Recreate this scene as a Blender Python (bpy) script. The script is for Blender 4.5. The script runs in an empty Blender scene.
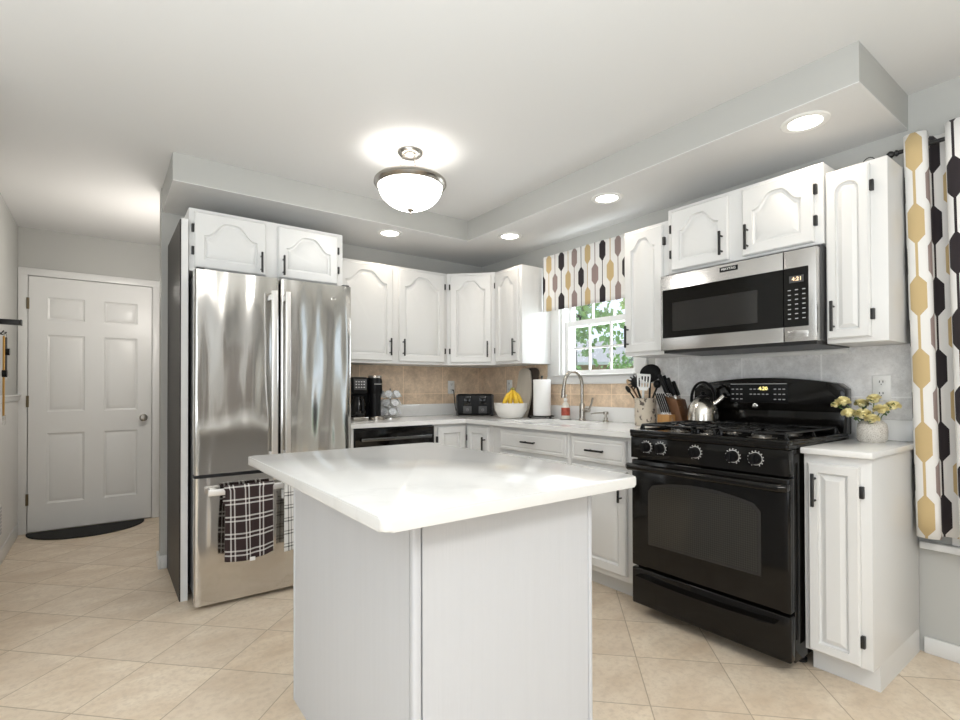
import bpy, bmesh, math, random
from mathutils import Vector, Matrix
from math import sin, cos, pi, radians, sqrt
random.seed(7)
SC = bpy.context.scene
COL = SC.collection
def lin(c): return c/12.92 if c <= 0.04045 else ((c+0.055)/1.055)**2.4
def rgb(r, g, b): return (lin(r/255), lin(g/255), lin(b/255), 1)

# ------------------------------------------------------------------ camera, world, daylight, exposure
def make_camera():
    yaw, pit, rol = radians(36.4861), radians(0.5277), radians(0.1666)
    R = Vector((cos(yaw), -sin(yaw), 0)); F = Vector((sin(yaw), cos(yaw), 0)); Z = Vector((0, 0, 1))
    F2 = F*cos(pit)+Z*sin(pit); U = Z*cos(pit)-F*sin(pit)
    R2 = R*cos(rol)-U*sin(rol); U2 = R*sin(rol)+U*cos(rol)
    cam = bpy.data.cameras.new('camera'); cam.sensor_width = 36; cam.lens = 508.279/960*36
    cam.shift_y = (383.479-360)/960; cam.clip_start = 0.05
    o = bpy.data.objects.new('camera', cam); COL.objects.link(o)
    m = Matrix((R2, U2, -F2)).transposed().to_4x4(); m.translation = (-2.8624, -3.8295, 1.1466)
    o.matrix_world = m; SC.camera = o
make_camera()
W = bpy.data.worlds.new('sky'); SC.world = W; W.use_nodes = True
W.node_tree.nodes['Background'].inputs[0].default_value = (0.74, 0.87, 1.0, 1)
W.node_tree.nodes['Background'].inputs[1].default_value = 1.25
def area(name, loc, rot, sx, sy, power, col):
    l = bpy.data.lights.new(name, 'AREA'); l.shape = 'RECTANGLE'; l.size = sx; l.size_y = sy; l.energy = power; l.color = col
    o = bpy.data.objects.new(name, l); COL.objects.link(o); o.location = loc; o.rotation_euler = rot
    return o
# daylight entering by the rear windows, the dining window and the living-room side
area('rear_window_daylight', (-4.3, -6.95, 1.45), (radians(90), 0, 0), 1.6, 1.5, 14, (0.97, 0.98, 1))
area('dining_window_daylight', (0.02, -4.2, 1.35), (0, radians(90), 0), 1.5, 1.6, 7, (0.88, 0.94, 1))
area('living_window_daylight', (-6.4, -4.2, 1.4), (0, radians(-90), 0), 1.6, 2.2, 22, (0.97, 0.98, 1))
area('sink_window_daylight', (0.13, -1.37, 1.68), (0, radians(90), 0), 0.8, 0.66, 11, (0.9, 0.96, 1))
# upward fill added behind the camera to brighten the ceiling, no real source
area('added_ceiling_fill', (-4.0, -4.5, 0.9), (radians(180), 0, 0), 3.4, 2.8, 140, (0.90, 0.965, 1.0))
# overhead fill added behind the camera to brighten the front floor
area('added_floor_fill', (-2.2, -4.7, 2.38), (0, 0, 0), .5, .5, 26, (1, 0.96, 0.9))
sun_ = bpy.data.lights.new('sun', 'SUN'); sun_.energy = 3.2; sun_.angle = radians(2); sun_.color = (1, 0.95, 0.88)
sun_o = bpy.data.objects.new('sun', sun_); COL.objects.link(sun_o); sun_o.rotation_euler = Vector((0.3, -0.6, -0.75)).to_track_quat('-Z', 'Y').to_euler()
SC.view_settings.view_transform = 'Standard'; SC.view_settings.look = 'None'
SC.view_settings.exposure = 0.21; SC.view_settings.gamma = 1.0; SC.view_settings.use_curve_mapping = False

# ------------------------------------------------------------------ mesh builder
class MB:
    def __init__(s, M=None): s.bm = bmesh.new(); s.uv = None; s.M = M
    def _tf(s, vs, M):
        if M is not None:
            for v in vs: v.co = M @ v.co
    def box(s, x0, x1, y0, y1, z0, z1, bev=0.0, seg=2, M=None):
        xs, ys, zs = sorted((x0, x1)), sorted((y0, y1)), sorted((z0, z1))
        v = [s.bm.verts.new((x, y, z)) for x in xs for y in ys for z in zs]
        f = [s.bm.faces.new([v[i] for i in q]) for q in ((0,1,3,2),(4,6,7,5),(0,4,5,1),(2,3,7,6),(0,2,6,4),(1,5,7,3))]
        if bev > 0:
            es = list({e for q in f for e in q.edges})
            r = bmesh.ops.bevel(s.bm, geom=es, offset=bev, segments=seg, affect='EDGES', profile=0.5, clamp_overlap=True)
            v = list({w for q in r['faces'] for w in q.verts} | {w for w in v if w.is_valid})
        s._tf(v, M); return s
    def prism(s, poly, y0, y1, M=None, bev=0.0):
        """poly in (x,z), extruded along y"""
        a = [s.bm.verts.new((p[0], y0, p[1])) for p in poly]; b = [s.bm.verts.new((p[0], y1, p[1])) for p in poly]
        n = len(poly); fs = [s.bm.faces.new(a), s.bm.faces.new(b[::-1])]
        for i in range(n): fs.append(s.bm.faces.new((a[i], b[i], b[(i+1)%n], a[(i+1)%n])))
        vs = a+b
        if bev > 0:
            es = list(set(fs[0].edges) | set(fs[1].edges))
            r = bmesh.ops.bevel(s.bm, geom=es, offset=bev, segments=2, affect='EDGES', profile=0.5, clamp_overlap=True)
            vs = list({w for q in r['faces'] for w in q.verts} | {w for w in vs if w.is_valid})
        s._tf(vs, M); return s
    def slab(s, poly, z0, z1, M=None, bev=0.0):
        """poly in (x,y), extruded along z"""
        R = Matrix(((1,0,0,0),(0,0,1,0),(0,1,0,0),(0,0,0,1)))
        return s.prism(poly, z0, z1, (M or Matrix()) @ R, bev)
    def lathe(s, prof, n=28, M=None, cap=True):
        rings = []
        for r, z in prof:
            if r < 1e-5: rings.append([s.bm.verts.new((0, 0, z))])
            else: rings.append([s.bm.verts.new((r*cos(2*pi*i/n), r*sin(2*pi*i/n), z)) for i in range(n)])
        for A, B in zip(rings, rings[1:]):
            for i in range(n):
                j = (i+1) % n
                if len(A) == 1 and len(B) == 1: continue
                if len(A) == 1: s.bm.faces.new((A[0], B[i], B[j]))
                elif len(B) == 1: s.bm.faces.new((A[i], A[j], B[0]))
                else: s.bm.faces.new((A[i], A[j], B[j], B[i]))
        if cap:
            for A in (rings[0], rings[-1]):
                if len(A) > 2: s.bm.faces.new(A)
        s._tf([v for r in rings for v in r], M); return s
    def cyl(s, p0, p1, r, r2=None, n=16): return s.tube([p0, p1], [r, r if r2 is None else r2], n)
    def tube(s, pts, r, n=10, closed=False, sx=1.0):
        P = [Vector(p) for p in pts]; m = len(P)
        rr = r if isinstance(r, (list, tuple)) else [r]*m
        T = []
        for i in range(m):
            a, b = (P[i-1], P[(i+1) % m]) if closed else (P[max(i-1, 0)], P[min(i+1, m-1)])
            T.append((b-a).normalized())
        up = Vector((0, 0, 1)) if abs(T[0].z) < 0.9 else Vector((1, 0, 0))
        N = (up - T[0]*up.dot(T[0])).normalized(); rings = []
        for i in range(m):
            N = (N - T[i]*N.dot(T[i])).normalized(); B = T[i].cross(N)
            rings.append([s.bm.verts.new(P[i] + N*(rr[i]*cos(2*pi*k/n)) + B*(sx*rr[i]*sin(2*pi*k/n))) for k in range(n)])
        prs = list(zip(rings, rings[1:])) + ([(rings[-1], rings[0])] if closed else [])
        for A, Bq in prs:
            for k in range(n): s.bm.faces.new((A[k], A[(k+1)%n], Bq[(k+1)%n], Bq[k]))
        if not closed: s.bm.faces.new(rings[0][::-1]); s.bm.faces.new(rings[-1])
        return s
    def ball(s, c, r, sub=2, sc=(1,1,1), jit=0.0):
        g = bmesh.ops.create_icosphere(s.bm, subdivisions=sub, radius=1)
        for v in g['verts']:
            k = 1+random.uniform(-jit, jit)
            v.co = Vector((c[0]+v.co.x*r*sc[0]*k, c[1]+v.co.y*r*sc[1]*k, c[2]+v.co.z*r*sc[2]*k))
        return s
    def sheet(s, fn, nu, nv, uvfn=None):
        if s.uv is None: s.uv = s.bm.loops.layers.uv.new('uv')
        g = [[s.bm.verts.new(fn(i/nu, j/nv)) for j in range(nv+1)] for i in range(nu+1)]
        for i in range(nu):
            for j in range(nv):
                f = s.bm.faces.new((g[i][j], g[i+1][j], g[i+1][j+1], g[i][j+1]))
                for l, (a, b) in zip(f.loops, ((i,j),(i+1,j),(i+1,j+1),(i,j+1))):
                    l[s.uv].uv = uvfn(a/nu, b/nv) if uvfn else (a/nu, b/nv)
        return s
    def build(s, name, mat, parent=None, smooth=True, angle=35, solid=0.0, recalc=True, kind=None):
        if recalc: bmesh.ops.recalc_face_normals(s.bm, faces=s.bm.faces)
        me = bpy.data.meshes.new(name); s.bm.to_mesh(me); s.bm.free()
        if smooth:
            me.shade_smooth(); me.set_sharp_from_angle(angle=radians(angle))
        me.materials.append(mat)
        o = bpy.data.objects.new(name, me); COL.objects.link(o)
        if parent: o.parent = parent
        if solid:
            md = o.modifiers.new('thickness', 'SOLIDIFY'); md.thickness = solid; md.offset = 0
        if kind: o['kind'] = kind
        return o
def tag(o, label, cat, group=None):
    o['label'] = label; o['category'] = cat
    if group: o['group'] = group
    return o
def thing(name, label, cat, loc=(0,0,0), rz=0.0, group=None):
    o = bpy.data.objects.new(name, None); COL.objects.link(o); o.empty_display_size = 0.05
    o.location = loc; o.rotation_euler = (0, 0, rz)
    return tag(o, label, cat, group)
def struct(o): o['kind'] = 'structure'; return o
def copy_tree(o, parent=None):
    c = o.copy(); COL.objects.link(c)
    if parent is not None: c.parent = parent
    for ch in list(o.children): copy_tree(ch, c)
    return c
def text(name, body, size, loc, mat, parent, rot=(pi/2, 0, 0), depth=0.0006, shear=0.0):
    cu = bpy.data.curves.new(name, 'FONT'); cu.body = body; cu.size = size; cu.align_x = 'CENTER'; cu.align_y = 'CENTER'
    cu.extrude = depth; cu.shear = shear; cu.resolution_u = 3
    t = bpy.data.objects.new(name, cu); COL.objects.link(t)
    dg = bpy.context.evaluated_depsgraph_get(); me = bpy.data.meshes.new_from_object(t.evaluated_get(dg))
    bpy.data.objects.remove(t); me.materials.clear(); me.materials.append(mat)
    o = bpy.data.objects.new(name, me); COL.objects.link(o); o.location = loc; o.rotation_euler = rot; o.parent = parent
    return o
def rotm(ax, ang): return Matrix.Rotation(ang, 4, ax)
def tr(x, y, z): return Matrix.Translation((x, y, z))

# ------------------------------------------------------------------ materials
class NT:
    def __init__(s, name):
        s.m = bpy.data.materials.new(name); s.m.use_nodes = True; s.t = s.m.node_tree; s.b = s.t.nodes['Principled BSDF']
    def n(s, typ, **kw):
        q = s.t.nodes.new(typ)
        for k, v in kw.items(): setattr(q, k, v)
        return q
    def link(s, a, b): s.t.links.new(a, b)
    def put(s, sock, v):
        if isinstance(v, bpy.types.NodeSocket): s.link(v, sock)
        else: sock.default_value = v
    def math(s, op, a, b=0.0, c=0.0):
        q = s.n('ShaderNodeMath', operation=op); s.put(q.inputs[0], a); s.put(q.inputs[1], b); s.put(q.inputs[2], c); return q.outputs[0]
    def mix(s, f, a, b):
        q = s.n('ShaderNodeMix', data_type='RGBA'); s.put(q.inputs[0], f); s.put(q.inputs[6], a); s.put(q.inputs[7], b); return q.outputs[2]
    def ramp(s, v, lo, hi, a=0.0, b=1.0):
        q = s.n('ShaderNodeMapRange'); s.put(q.inputs[0], v)
        for i, x in enumerate((lo, hi, a, b)): s.put(q.inputs[i+1], x)
        return q.outputs[0]
    def obj(s): return s.n('ShaderNodeTexCoord').outputs['Object']
    def scaled(s, vec, sc):
        q = s.n('ShaderNodeMapping'); s.link(vec, q.inputs[0]); q.inputs['Scale'].default_value = sc; return q.outputs[0]
    def noise(s, vec, scale, detail=3.0, rough=0.55):
        q = s.n('ShaderNodeTexNoise'); s.link(vec, q.inputs['Vector']); q.inputs['Scale'].default_value = scale
        q.inputs['Detail'].default_value = detail; q.inputs['Roughness'].default_value = rough; return q.outputs['Fac']
    def bump(s, h, strength, dist=0.01):
        q = s.n('ShaderNodeBump'); s.link(h, q.inputs['Height']); q.inputs['Strength'].default_value = strength
        q.inputs['Distance'].default_value = dist; s.link(q.outputs[0], s.b.inputs['Normal'])
    def set(s, col=None, rough=None, metal=None, spec=None, coat=None):
        for k, v in (('Base Color', col), ('Roughness', rough), ('Metallic', metal), ('Specular IOR Level', spec), ('Coat Weight', coat)):
            if v is not None: s.put(s.b.inputs[k], v)
        return s
def pm(name, col, rough=0.5, metal=0.0, spec=None, coat=None, var=0.0, vs=20.0, bump=0.0, bs=200.0, sc=None):
    t = NT(name); c = col
    if var or bump:
        o = t.obj()
        if sc: o = t.scaled(o, sc)
    if var:
        f = t.noise(o, vs); k = 1-var
        c = t.mix(t.ramp(f, 0.3, 0.7), (col[0]*k, col[1]*k, col[2]*k, 1), col)
    t.set(c, rough, metal, spec, coat)
    if bump: t.bump(t.noise(o, bs), bump, 0.002)
    return t.m
def emis(name, col, strength):
    t = NT(name); t.set((0.8, 0.8, 0.8, 1), 0.4); t.b.inputs['Emission Color'].default_value = col; t.b.inputs['Emission Strength'].default_value = strength
    return t.m

CABW = pm('cabinet_white_paint', (0.74, 0.74, 0.73, 1), 0.34, var=0.02, vs=6, bump=0.06, bs=60, sc=(1, 1, 0.12))
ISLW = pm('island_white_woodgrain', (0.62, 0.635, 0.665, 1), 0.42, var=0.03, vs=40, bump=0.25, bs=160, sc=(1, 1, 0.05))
TRIMW = pm('white_trim_paint', (0.75, 0.75, 0.74, 1), 0.32)
WALLM = pm('grey_wall_paint', (0.475, 0.475, 0.455, 1), 0.6, bump=0.04, bs=300)
CEILM = pm('white_ceiling_paint', (0.70, 0.70, 0.695, 1), 0.8, bump=0.06, bs=260)
WAINM = pm('white_wainscot_paint', (0.74, 0.73, 0.71, 1), 0.45)
BLACKM = pm('matte_black_metal', (0.012, 0.012, 0.012, 1), 0.38)
BLKGL = pm('black_enamel', (0.004, 0.0035, 0.003, 1), 0.10, spec=0.32)
BLKSAT = pm('black_satin_plastic', (0.007, 0.007, 0.0075, 1), 0.32, spec=0.18)
IRON = pm('cast_iron', (0.009, 0.009, 0.009, 1), 0.27, bump=0.2, bs=400)
DARKSIDE = pm('dark_brown_laminate', (0.018, 0.014, 0.012, 1), 0.45)
KETM = pm('kettle_steel', (0.60, 0.57, 0.52, 1), 0.2, 1)
CHROME = pm('chrome', (0.78, 0.77, 0.75, 1), 0.12, 1)
NICKEL = pm('brushed_nickel', (0.42, 0.395, 0.36, 1), 0.26, 1)
BRASS = pm('aged_brass', (0.22, 0.18, 0.12, 1), 0.35, 1)
WHPL = pm('white_plastic', (0.82, 0.82, 0.80, 1), 0.35)
GREYPL = pm('grey_print', (0.5, 0.5, 0.5, 1), 0.5)
DKGREY = pm('dark_grey_paint', (0.06, 0.06, 0.062, 1), 0.4)
PAPER = pm('paper_towel', (0.86, 0.86, 0.85, 1), 0.9, bump=0.5, bs=120)
WOOD = pm('light_oak', (0.50, 0.26, 0.085, 1), 0.42, var=0.3, vs=30, sc=(1, 1, 0.1))
WALNUT = pm('dark_walnut', (0.16, 0.07, 0.028, 1), 0.4, var=0.3, vs=30, sc=(1, 1, 0.1))
BOARD = pm('pale_cutting_board', (0.66, 0.60, 0.51, 1), 0.5, var=0.12, vs=12, sc=(1, 1, 0.3))
TRAYM = pm('dark_wood_tray', (0.06, 0.045, 0.035, 1), 0.45)
YELLOW = pm('banana_skin', (0.78, 0.50, 0.03, 1), 0.45, var=0.12, vs=25)
BANTIP = pm('banana_tip', (0.30, 0.26, 0.06, 1), 0.6)
PETAL = pm('yellow_petal', (1.0, 0.90, 0.50, 1), 0.6, var=0.12, vs=60)
LEAFM = pm('green_leaf', (0.10, 0.20, 0.05, 1), 0.5, var=0.4, vs=30)
STEMM = pm('green_stem', (0.12, 0.20, 0.06, 1), 0.5)
MATM = pm('black_rubber_mat', (0.006, 0.006, 0.006, 1), 0.8, bump=0.4, bs=500)
FOIL = pm('silver_blue_foil', (0.80, 0.82, 0.85, 1), 0.4, 0.0, var=0.45, vs=75)
PODW = pm('white_pod_cup', (0.8, 0.8, 0.79, 1), 0.4)
LANYARD = pm('ochre_webbing', (0.50, 0.27, 0.05, 1), 0.7)
DIGIT = emis('lit_digits', (1, 0.62, 0.2, 1), 1.6)
DIGITY = emis('lit_yellow_digits', (1, 0.85, 0.15, 1), 1.6)
LAMPW = emis('downlight_lens', (1, 0.95, 0.88, 1), 9)
BOWLM = emis('frosted_lit_glass', (1, 0.97, 0.92, 1), 13)

def steel(name, base, rough, wav, sc):
    t = NT(name); o = t.obj(); q = t.scaled(o, sc)
    t.set(base, rough, 1.0); h = t.noise(q, 1.0, 1.5, 0.4); t.bump(h, wav, 0.03)
    return t.m
STEELF = steel('fridge_stainless', (0.66, 0.645, 0.62, 1), 0.12, 1.0, (6, 6, 1.1))
HANDLE = pm('satin_steel_handle', (0.78, 0.77, 0.76, 1), 0.35, 0.9)
STEEL = steel('brushed_stainless', (0.62, 0.61, 0.60, 1), 0.24, 0.06, (3, 3, 3))

def quartz():
    t = NT('white_quartz'); o = t.obj()
    n1 = t.noise(o, 2.2, 6, 0.6); v = t.math('ABSOLUTE', t.math('SUBTRACT', n1, 0.5))
    vein = t.ramp(v, 0.0, 0.03, 1.0, 0.0); m = t.math('MULTIPLY', vein, t.ramp(t.noise(o, 1.3, 2), 0.45, 0.7, 0.0, 0.22))
    t.set(t.mix(m, (0.81, 0.81, 0.80, 1), (0.58, 0.575, 0.56, 1)), 0.14); return t.m
QUARTZ = quartz()

def floor_tile():
    t = NT('beige_stone_floor_tile'); o = t.obj(); sp = t.n('ShaderNodeSeparateXYZ'); t.link(o, sp.inputs[0])
    D = 0.479
    a = t.math('DIVIDE', t.math('ADD', t.math('ADD', sp.outputs[0], sp.outputs[1]), 3.03+D*40), D)
    b = t.math('DIVIDE', t.math('ADD', t.math('SUBTRACT', sp.outputs[0], sp.outputs[1]), -1.436+D*40), D)
    def dist(q): return t.math('ABSOLUTE', t.math('SUBTRACT', t.math('FRACT', t.math('ADD', q, 0.5)), 0.5))
    d = t.math('MINIMUM', dist(a), dist(b)); grout = t.ramp(d, 0.0045, 0.0085, 1.0, 0.0)
    cm = t.n('ShaderNodeCombineXYZ'); t.link(t.math('FLOOR', a), cm.inputs[0]); t.link(t.math('FLOOR', b), cm.inputs[1])
    wn = t.n('ShaderNodeTexWhiteNoise'); t.link(cm.outputs[0], wn.inputs['Vector'])
    off = t.n('ShaderNodeVectorMath', operation='MULTIPLY_ADD'); t.link(wn.outputs['Color'], off.inputs[0]); off.inputs[1].default_value = (9, 9, 9); t.link(o, off.inputs[2])
    big = t.noise(t.scaled(off.outputs[0], (1, 2.2, 1)), 3.2, 5, 0.62); fine = t.noise(off.outputs[0], 38, 4, 0.7)
    c = t.mix(t.ramp(big, 0.32, 0.68), (0.69, 0.55, 0.40, 1), (0.88, 0.765, 0.615, 1))
    c = t.mix(t.ramp(fine, 0.45, 0.68, 0.0, 0.5), c, (0.56, 0.45, 0.335, 1))
    c = t.mix(t.ramp(wn.outputs['Value'], 0, 1, 0.0, 0.22), c, (0.55, 0.46, 0.37, 1))
    c = t.mix(t.math('MULTIPLY', grout, 0.8), c, (0.42, 0.335, 0.24, 1))
    t.set(c, t.ramp(grout, 0, 1, 0.34, 0.8)); t.bump(t.math('SUBTRACT', t.math('MULTIPLY', fine, 0.15), grout), 0.25, 0.002); return t.m
FLOORM = floor_tile()

def splash(name, light, dark, off):
    t = NT(name); o = t.obj(); sp = t.n('ShaderNodeSeparateXYZ'); t.link(o, sp.inputs[0])
    u = t.math('DIVIDE', t.math('ADD', t.math('SUBTRACT', sp.outputs[0], sp.outputs[1]), off+0.39*20), 0.39)
    v = t.math('DIVIDE', t.math('SUBTRACT', sp.outputs[2], 1.10-0.33*10), 0.33)
    def dist(q): return t.math('ABSOLUTE', t.math('SUBTRACT', t.math('FRACT', t.math('ADD', q, 0.5)), 0.5))
    d = t.math('MINIMUM', dist(u), dist(v)); g = t.ramp(d, 0.006, 0.012, 1.0, 0.0)
    big = t.noise(o, 9, 6, 0.7); fine = t.noise(o, 70, 4, 0.75)
    c = t.mix(t.ramp(big, 0.35, 0.65), dark, light)
    c = t.mix(t.ramp(fine, 0.45, 0.7, 0.0, 0.5), c, (dark[0]*0.85, dark[1]*0.85, dark[2]*0.85, 1))
    c = t.mix(t.math('MULTIPLY', g, 0.6), c, (light[0]*1.15, light[1]*1.15, light[2]*1.15, 1))
    t.set(c, 0.35); t.bump(t.math('SUBTRACT', t.math('MULTIPLY', fine, 0.3), g), 0.2, 0.002); return t.m
SPLASH = splash('stone_wall_tile_warm_lit', (0.92, 0.73, 0.545, 1), (0.60, 0.455, 0.32, 1), 0.44-0.39)  # same tile throughout; the corner's warm, shaded light is painted into this colour
SPLASH_DAY = splash('stone_wall_tile_day_lit', (0.93, 0.925, 0.92, 1), (0.68, 0.67, 0.66, 1), -2.414+0.39*7)  # same tile again, with the cooler daylight painted into its colour

def drape(name, w, per, Wd, hexa, hexb, stem):
    t = NT(name); uvn = t.n('ShaderNodeUVMap', uv_map='uv'); sp = t.n('ShaderNodeSeparateXYZ'); t.link(uvn.outputs[0], sp.inputs[0])
    q = t.math('DIVIDE', sp.outputs[0], w); c = t.math('FLOOR', q)
    fu = t.math('ABSOLUTE', t.math('MULTIPLY', t.math('SUBTRACT', t.math('FRACT', q), 0.5), w))
    par = t.math('MULTIPLY', t.math('MODULO', c, 2.0), 0.5)
    fv = t.math('ABSOLUTE', t.math('MULTIPLY', t.math('SUBTRACT', t.math('FRACT', t.math('ADD', t.math('DIVIDE', sp.outputs[1], per), par)), 0.5), per))
    hw = t.ramp(fv, hexa, hexb, Wd, stem)
    mask = t.math('LESS_THAN', fu, hw)
    m3 = t.math('MODULO', c, 3.0)
    col = t.mix(t.math('GREATER_THAN', m3, 0.5), (0.56, 0.42, 0.215, 1), (0.29, 0.22, 0.205, 1))
    col = t.mix(t.math('GREATER_THAN', m3, 1.5), col, (0.020, 0.014, 0.017, 1))
    t.set(t.mix(mask, (0.80, 0.79, 0.77, 1), col), 0.85); t.b.inputs['Sheen Weight'].default_value = 0.1
    t.bump(t.noise(t.scaled(uvn.outputs[0], (900, 900, 1)), 1.0), 0.08, 0.001); return t.m
VALM = drape('hexagon_print_valance_cloth', 0.065, 0.31, 0.0275, 0.043, 0.075, 0.0032)
CURM = drape('hexagon_print_curtain_cloth', 0.064, 0.304, 0.0285, 0.052, 0.083, 0.0045)

def plaid(name, base, line, su, sv, t0, t1):
    t = NT(name); uvn = t.n('ShaderNodeUVMap', uv_map='uv'); sp = t.n('ShaderNodeSeparateXYZ'); t.link(uvn.outputs[0], sp.inputs[0])
    def bands(x, per):
        f = t.math('FRACT', t.math('DIVIDE', x, per))
        return t.math('MAXIMUM', t.math('MULTIPLY', t.math('GREATER_THAN', f, 0.30), t.math('LESS_THAN', f, 0.30+t0)), t.math('MULTIPLY', t.math('GREATER_THAN', f, 0.55), t.math('LESS_THAN', f, 0.55+t1)))
    a = bands(sp.outputs[0], su); b = bands(sp.outputs[1], sv); m = t.math('MULTIPLY', t.math('ADD', a, b), 0.62)
    t.set(t.mix(t.math('MINIMUM', m, 1.0), base, line), 0.9); t.bump(t.noise(t.scaled(uvn.outputs[0], (700, 700, 1)), 1.0), 0.2, 0.001); return t.m
PLAIDB = plaid('dark_plaid_cotton', (0.030, 0.016, 0.016, 1), (0.72, 0.70, 0.68, 1), 0.075, 0.085, 0.09, 0.09)
PLAIDW = plaid('white_plaid_cotton', (0.70, 0.69, 0.67, 1), (0.02, 0.018, 0.018, 1), 0.06, 0.07, 0.10, 0.07)

def ovenglass():
    t = NT('oven_screen_glass'); o = t.obj(); sp = t.n('ShaderNodeSeparateXYZ'); t.link(o, sp.inputs[0])
    a = t.math('SINE', t.math('MULTIPLY', t.math('ADD', sp.outputs[0], sp.outputs[2]), 330)); b = t.math('SINE', t.math('MULTIPLY', t.math('SUBTRACT', sp.outputs[0], sp.outputs[2]), 330))
    t.set(t.mix(t.ramp(t.math('MULTIPLY', a, b), -1, 1), (0.018, 0.017, 0.015, 1), (0.042, 0.040, 0.034, 1)), 0.07, spec=0.45); return t.m
OVENGL = ovenglass()
MWGL = pm('microwave_screen_glass', (0.022, 0.021, 0.020, 1), 0.08)
def pane_mat():
    t = NT('window_glass'); t.t.nodes.remove(t.b); out = t.t.nodes['Material Output']
    tr_ = t.n('ShaderNodeBsdfTransparent'); gl = t.n('ShaderNodeBsdfGlossy'); gl.inputs['Roughness'].default_value = 0.02
    mx = t.n('ShaderNodeMixShader'); mx.inputs[0].default_value = 0.05; t.link(tr_.outputs[0], mx.inputs[1]); t.link(gl.outputs[0], mx.inputs[2]); t.link(mx.outputs[0], out.inputs[0]); return t.m
PANE = pane_mat()
def crock_mat():
    t = NT('floral_stoneware'); o = t.obj(); n1 = t.noise(o, 22, 2, 0.4); n2 = t.noise(o, 48, 3)
    m = t.math('MULTIPLY', t.ramp(n1, 0.52, 0.56), t.ramp(n2, 0.45, 0.55))
    t.set(t.mix(m, (0.60, 0.53, 0.43, 1), (0.10, 0.075, 0.06, 1)), 0.35); return t.m
CROCK = crock_mat()
def vase_mat():
    t = NT('speckled_stoneware'); o = t.obj(); n = t.noise(o, 330, 2); t.set(t.mix(t.ramp(n, 0.52, 0.66), (0.66, 0.63, 0.58, 1), (0.24, 0.20, 0.16, 1)), 0.5); t.bump(n, 0.3, 0.002); return t.m
VASE = vase_mat()
def bowl_mat():
    t = NT('white_woven_ceramic'); o = t.obj(); n = t.noise(t.scaled(o, (60, 60, 90)), 1, 2); t.set((0.76, 0.74, 0.70, 1), 0.5); t.bump(n, 0.5, 0.003); return t.m
FRUITB = bowl_mat()

# ------------------------------------------------------------------ the setting
H, HS = 2.44, 2.284
MB().box(-6.5, 0.15, -7.0, 1.73, -0.1, 0.0).build('floor', FLOORM, kind='structure')
MB().box(-6.5, 0.15, -7.0, 1.73, H, H+0.1).build('ceiling', CEILM, kind='structure')
w = MB()
w.box(0, .15, -1.02, .12, 0, H).box(0, .15, -1.72, -1.02, 0, 1.235).box(0, .15, -1.72, -1.02, 2.12, H)
w.box(0, .15, -3.36, -1.72, 0, H).box(0, .15, -5.0, -3.36, 0, .46).box(0, .15, -5.0, -3.36, 2.12, H).box(0, .15, -7.0, -5.0, 0, H)
w.build('wall_right', WALLM, kind='structure')
MB().box(-2.57, 0.15, 0, .12, 0, H).build('wall_back', WALLM, kind='structure')
MB().box(-3.56, -2.2, 1.577, 1.73, 0, H).build('wall_entry', WALLM, kind='structure')
MB().box(-2.40, -2.28, .12, 1.577, 0, H).build('wall_hall', WALLM, kind='structure')
MB().box(-3.56, -3.414, -1.2, 1.577, 0, H).build('wall_left', WALLM, kind='structure')
MB().box(-6.5, -3.56, -1.2, -1.08, 0, H).build('wall_living', WALLM, kind='structure')
w = MB()
w.box(-6.65, -6.5, -7, -1.2, 0, .6).box(-6.65, -6.5, -7, -1.2, 2.2, H).box(-6.65, -6.5, -7, -5.3, .6, 2.2).box(-6.65, -6.5, -3.1, -1.2, .6, 2.2)
w.build('wall_far_left', WALLM, kind='structure')
w = MB()
w.box(-6.5, .15, -7.15, -7, 0, .7).box(-6.5, .15, -7.15, -7, 2.2, H)
for a, b in ((-6.5, -5.1), (-3.5, .15)): w.box(a, b, -7.15, -7, .7, 2.2)
w.build('wall_rear', pm('rear_wall_reflection_grey', (0.42, 0.42, 0.42, 1), 0.6), kind='structure')  # unseen wall, grey chosen for the tone it reflects in the fridge
w = MB()
w.slab([(-2.565, 0), (-2.565, -.622), (-.602, -.622), (-.602, -3.157), (0, -3.157), (0, 0)], HS+.004, H-.0005).build('ceiling_soffit', WALLM, kind='structure')
MB().slab([(-2.565, 0), (-2.565, -.622), (-.602, -.622), (-.602, -3.157), (0, -3.157), (0, 0)], HS, HS+.0039).build('ceiling_soffit_underside', CEILM, kind='structure')
def skirting(name, x0, x1, y0, y1, h=.085):
    MB().box(x0, x1, y0, y1, 0, h, .004).build(name, TRIMW, kind='structure')
skirting('baseboard_right', -.014, 0, -6.9, -3.195, .07)
skirting('baseboard_left', -3.414, -3.40, -1.1, 1.56, .1)
skirting('baseboard_back', -2.57, -2.536, -.014, 0, .085)
skirting('baseboard_stub', -2.584, -2.57, -.014, .12, .085)
MB().box(-3.414, -3.406, -1.19, 1.565, .1, 1.06).build('wall_wainscot', WAINM, kind='structure')
MB().box(-3.414, -3.392, -1.19, 1.557, 1.06, 1.105, .006).box(-3.414, -3.385, -1.19, 1.557, 1.092, 1.108, .004).build('trim_1', TRIMW, kind='structure')
# wall tile behind the counters
MB().box(-1.60, -.008, -.008, 0, .90, 1.345).box(-.008, 0, -.89, 0, .90, 1.345).box(-.008, 0, -1.87, -.89, .90, 1.175).build('wall_tile_warm_lit', SPLASH, kind='structure')
MB().box(-.008, 0, -3.19, -1.87, .86, 1.79).build('wall_tile_day_lit', SPLASH_DAY, kind='structure')

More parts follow.
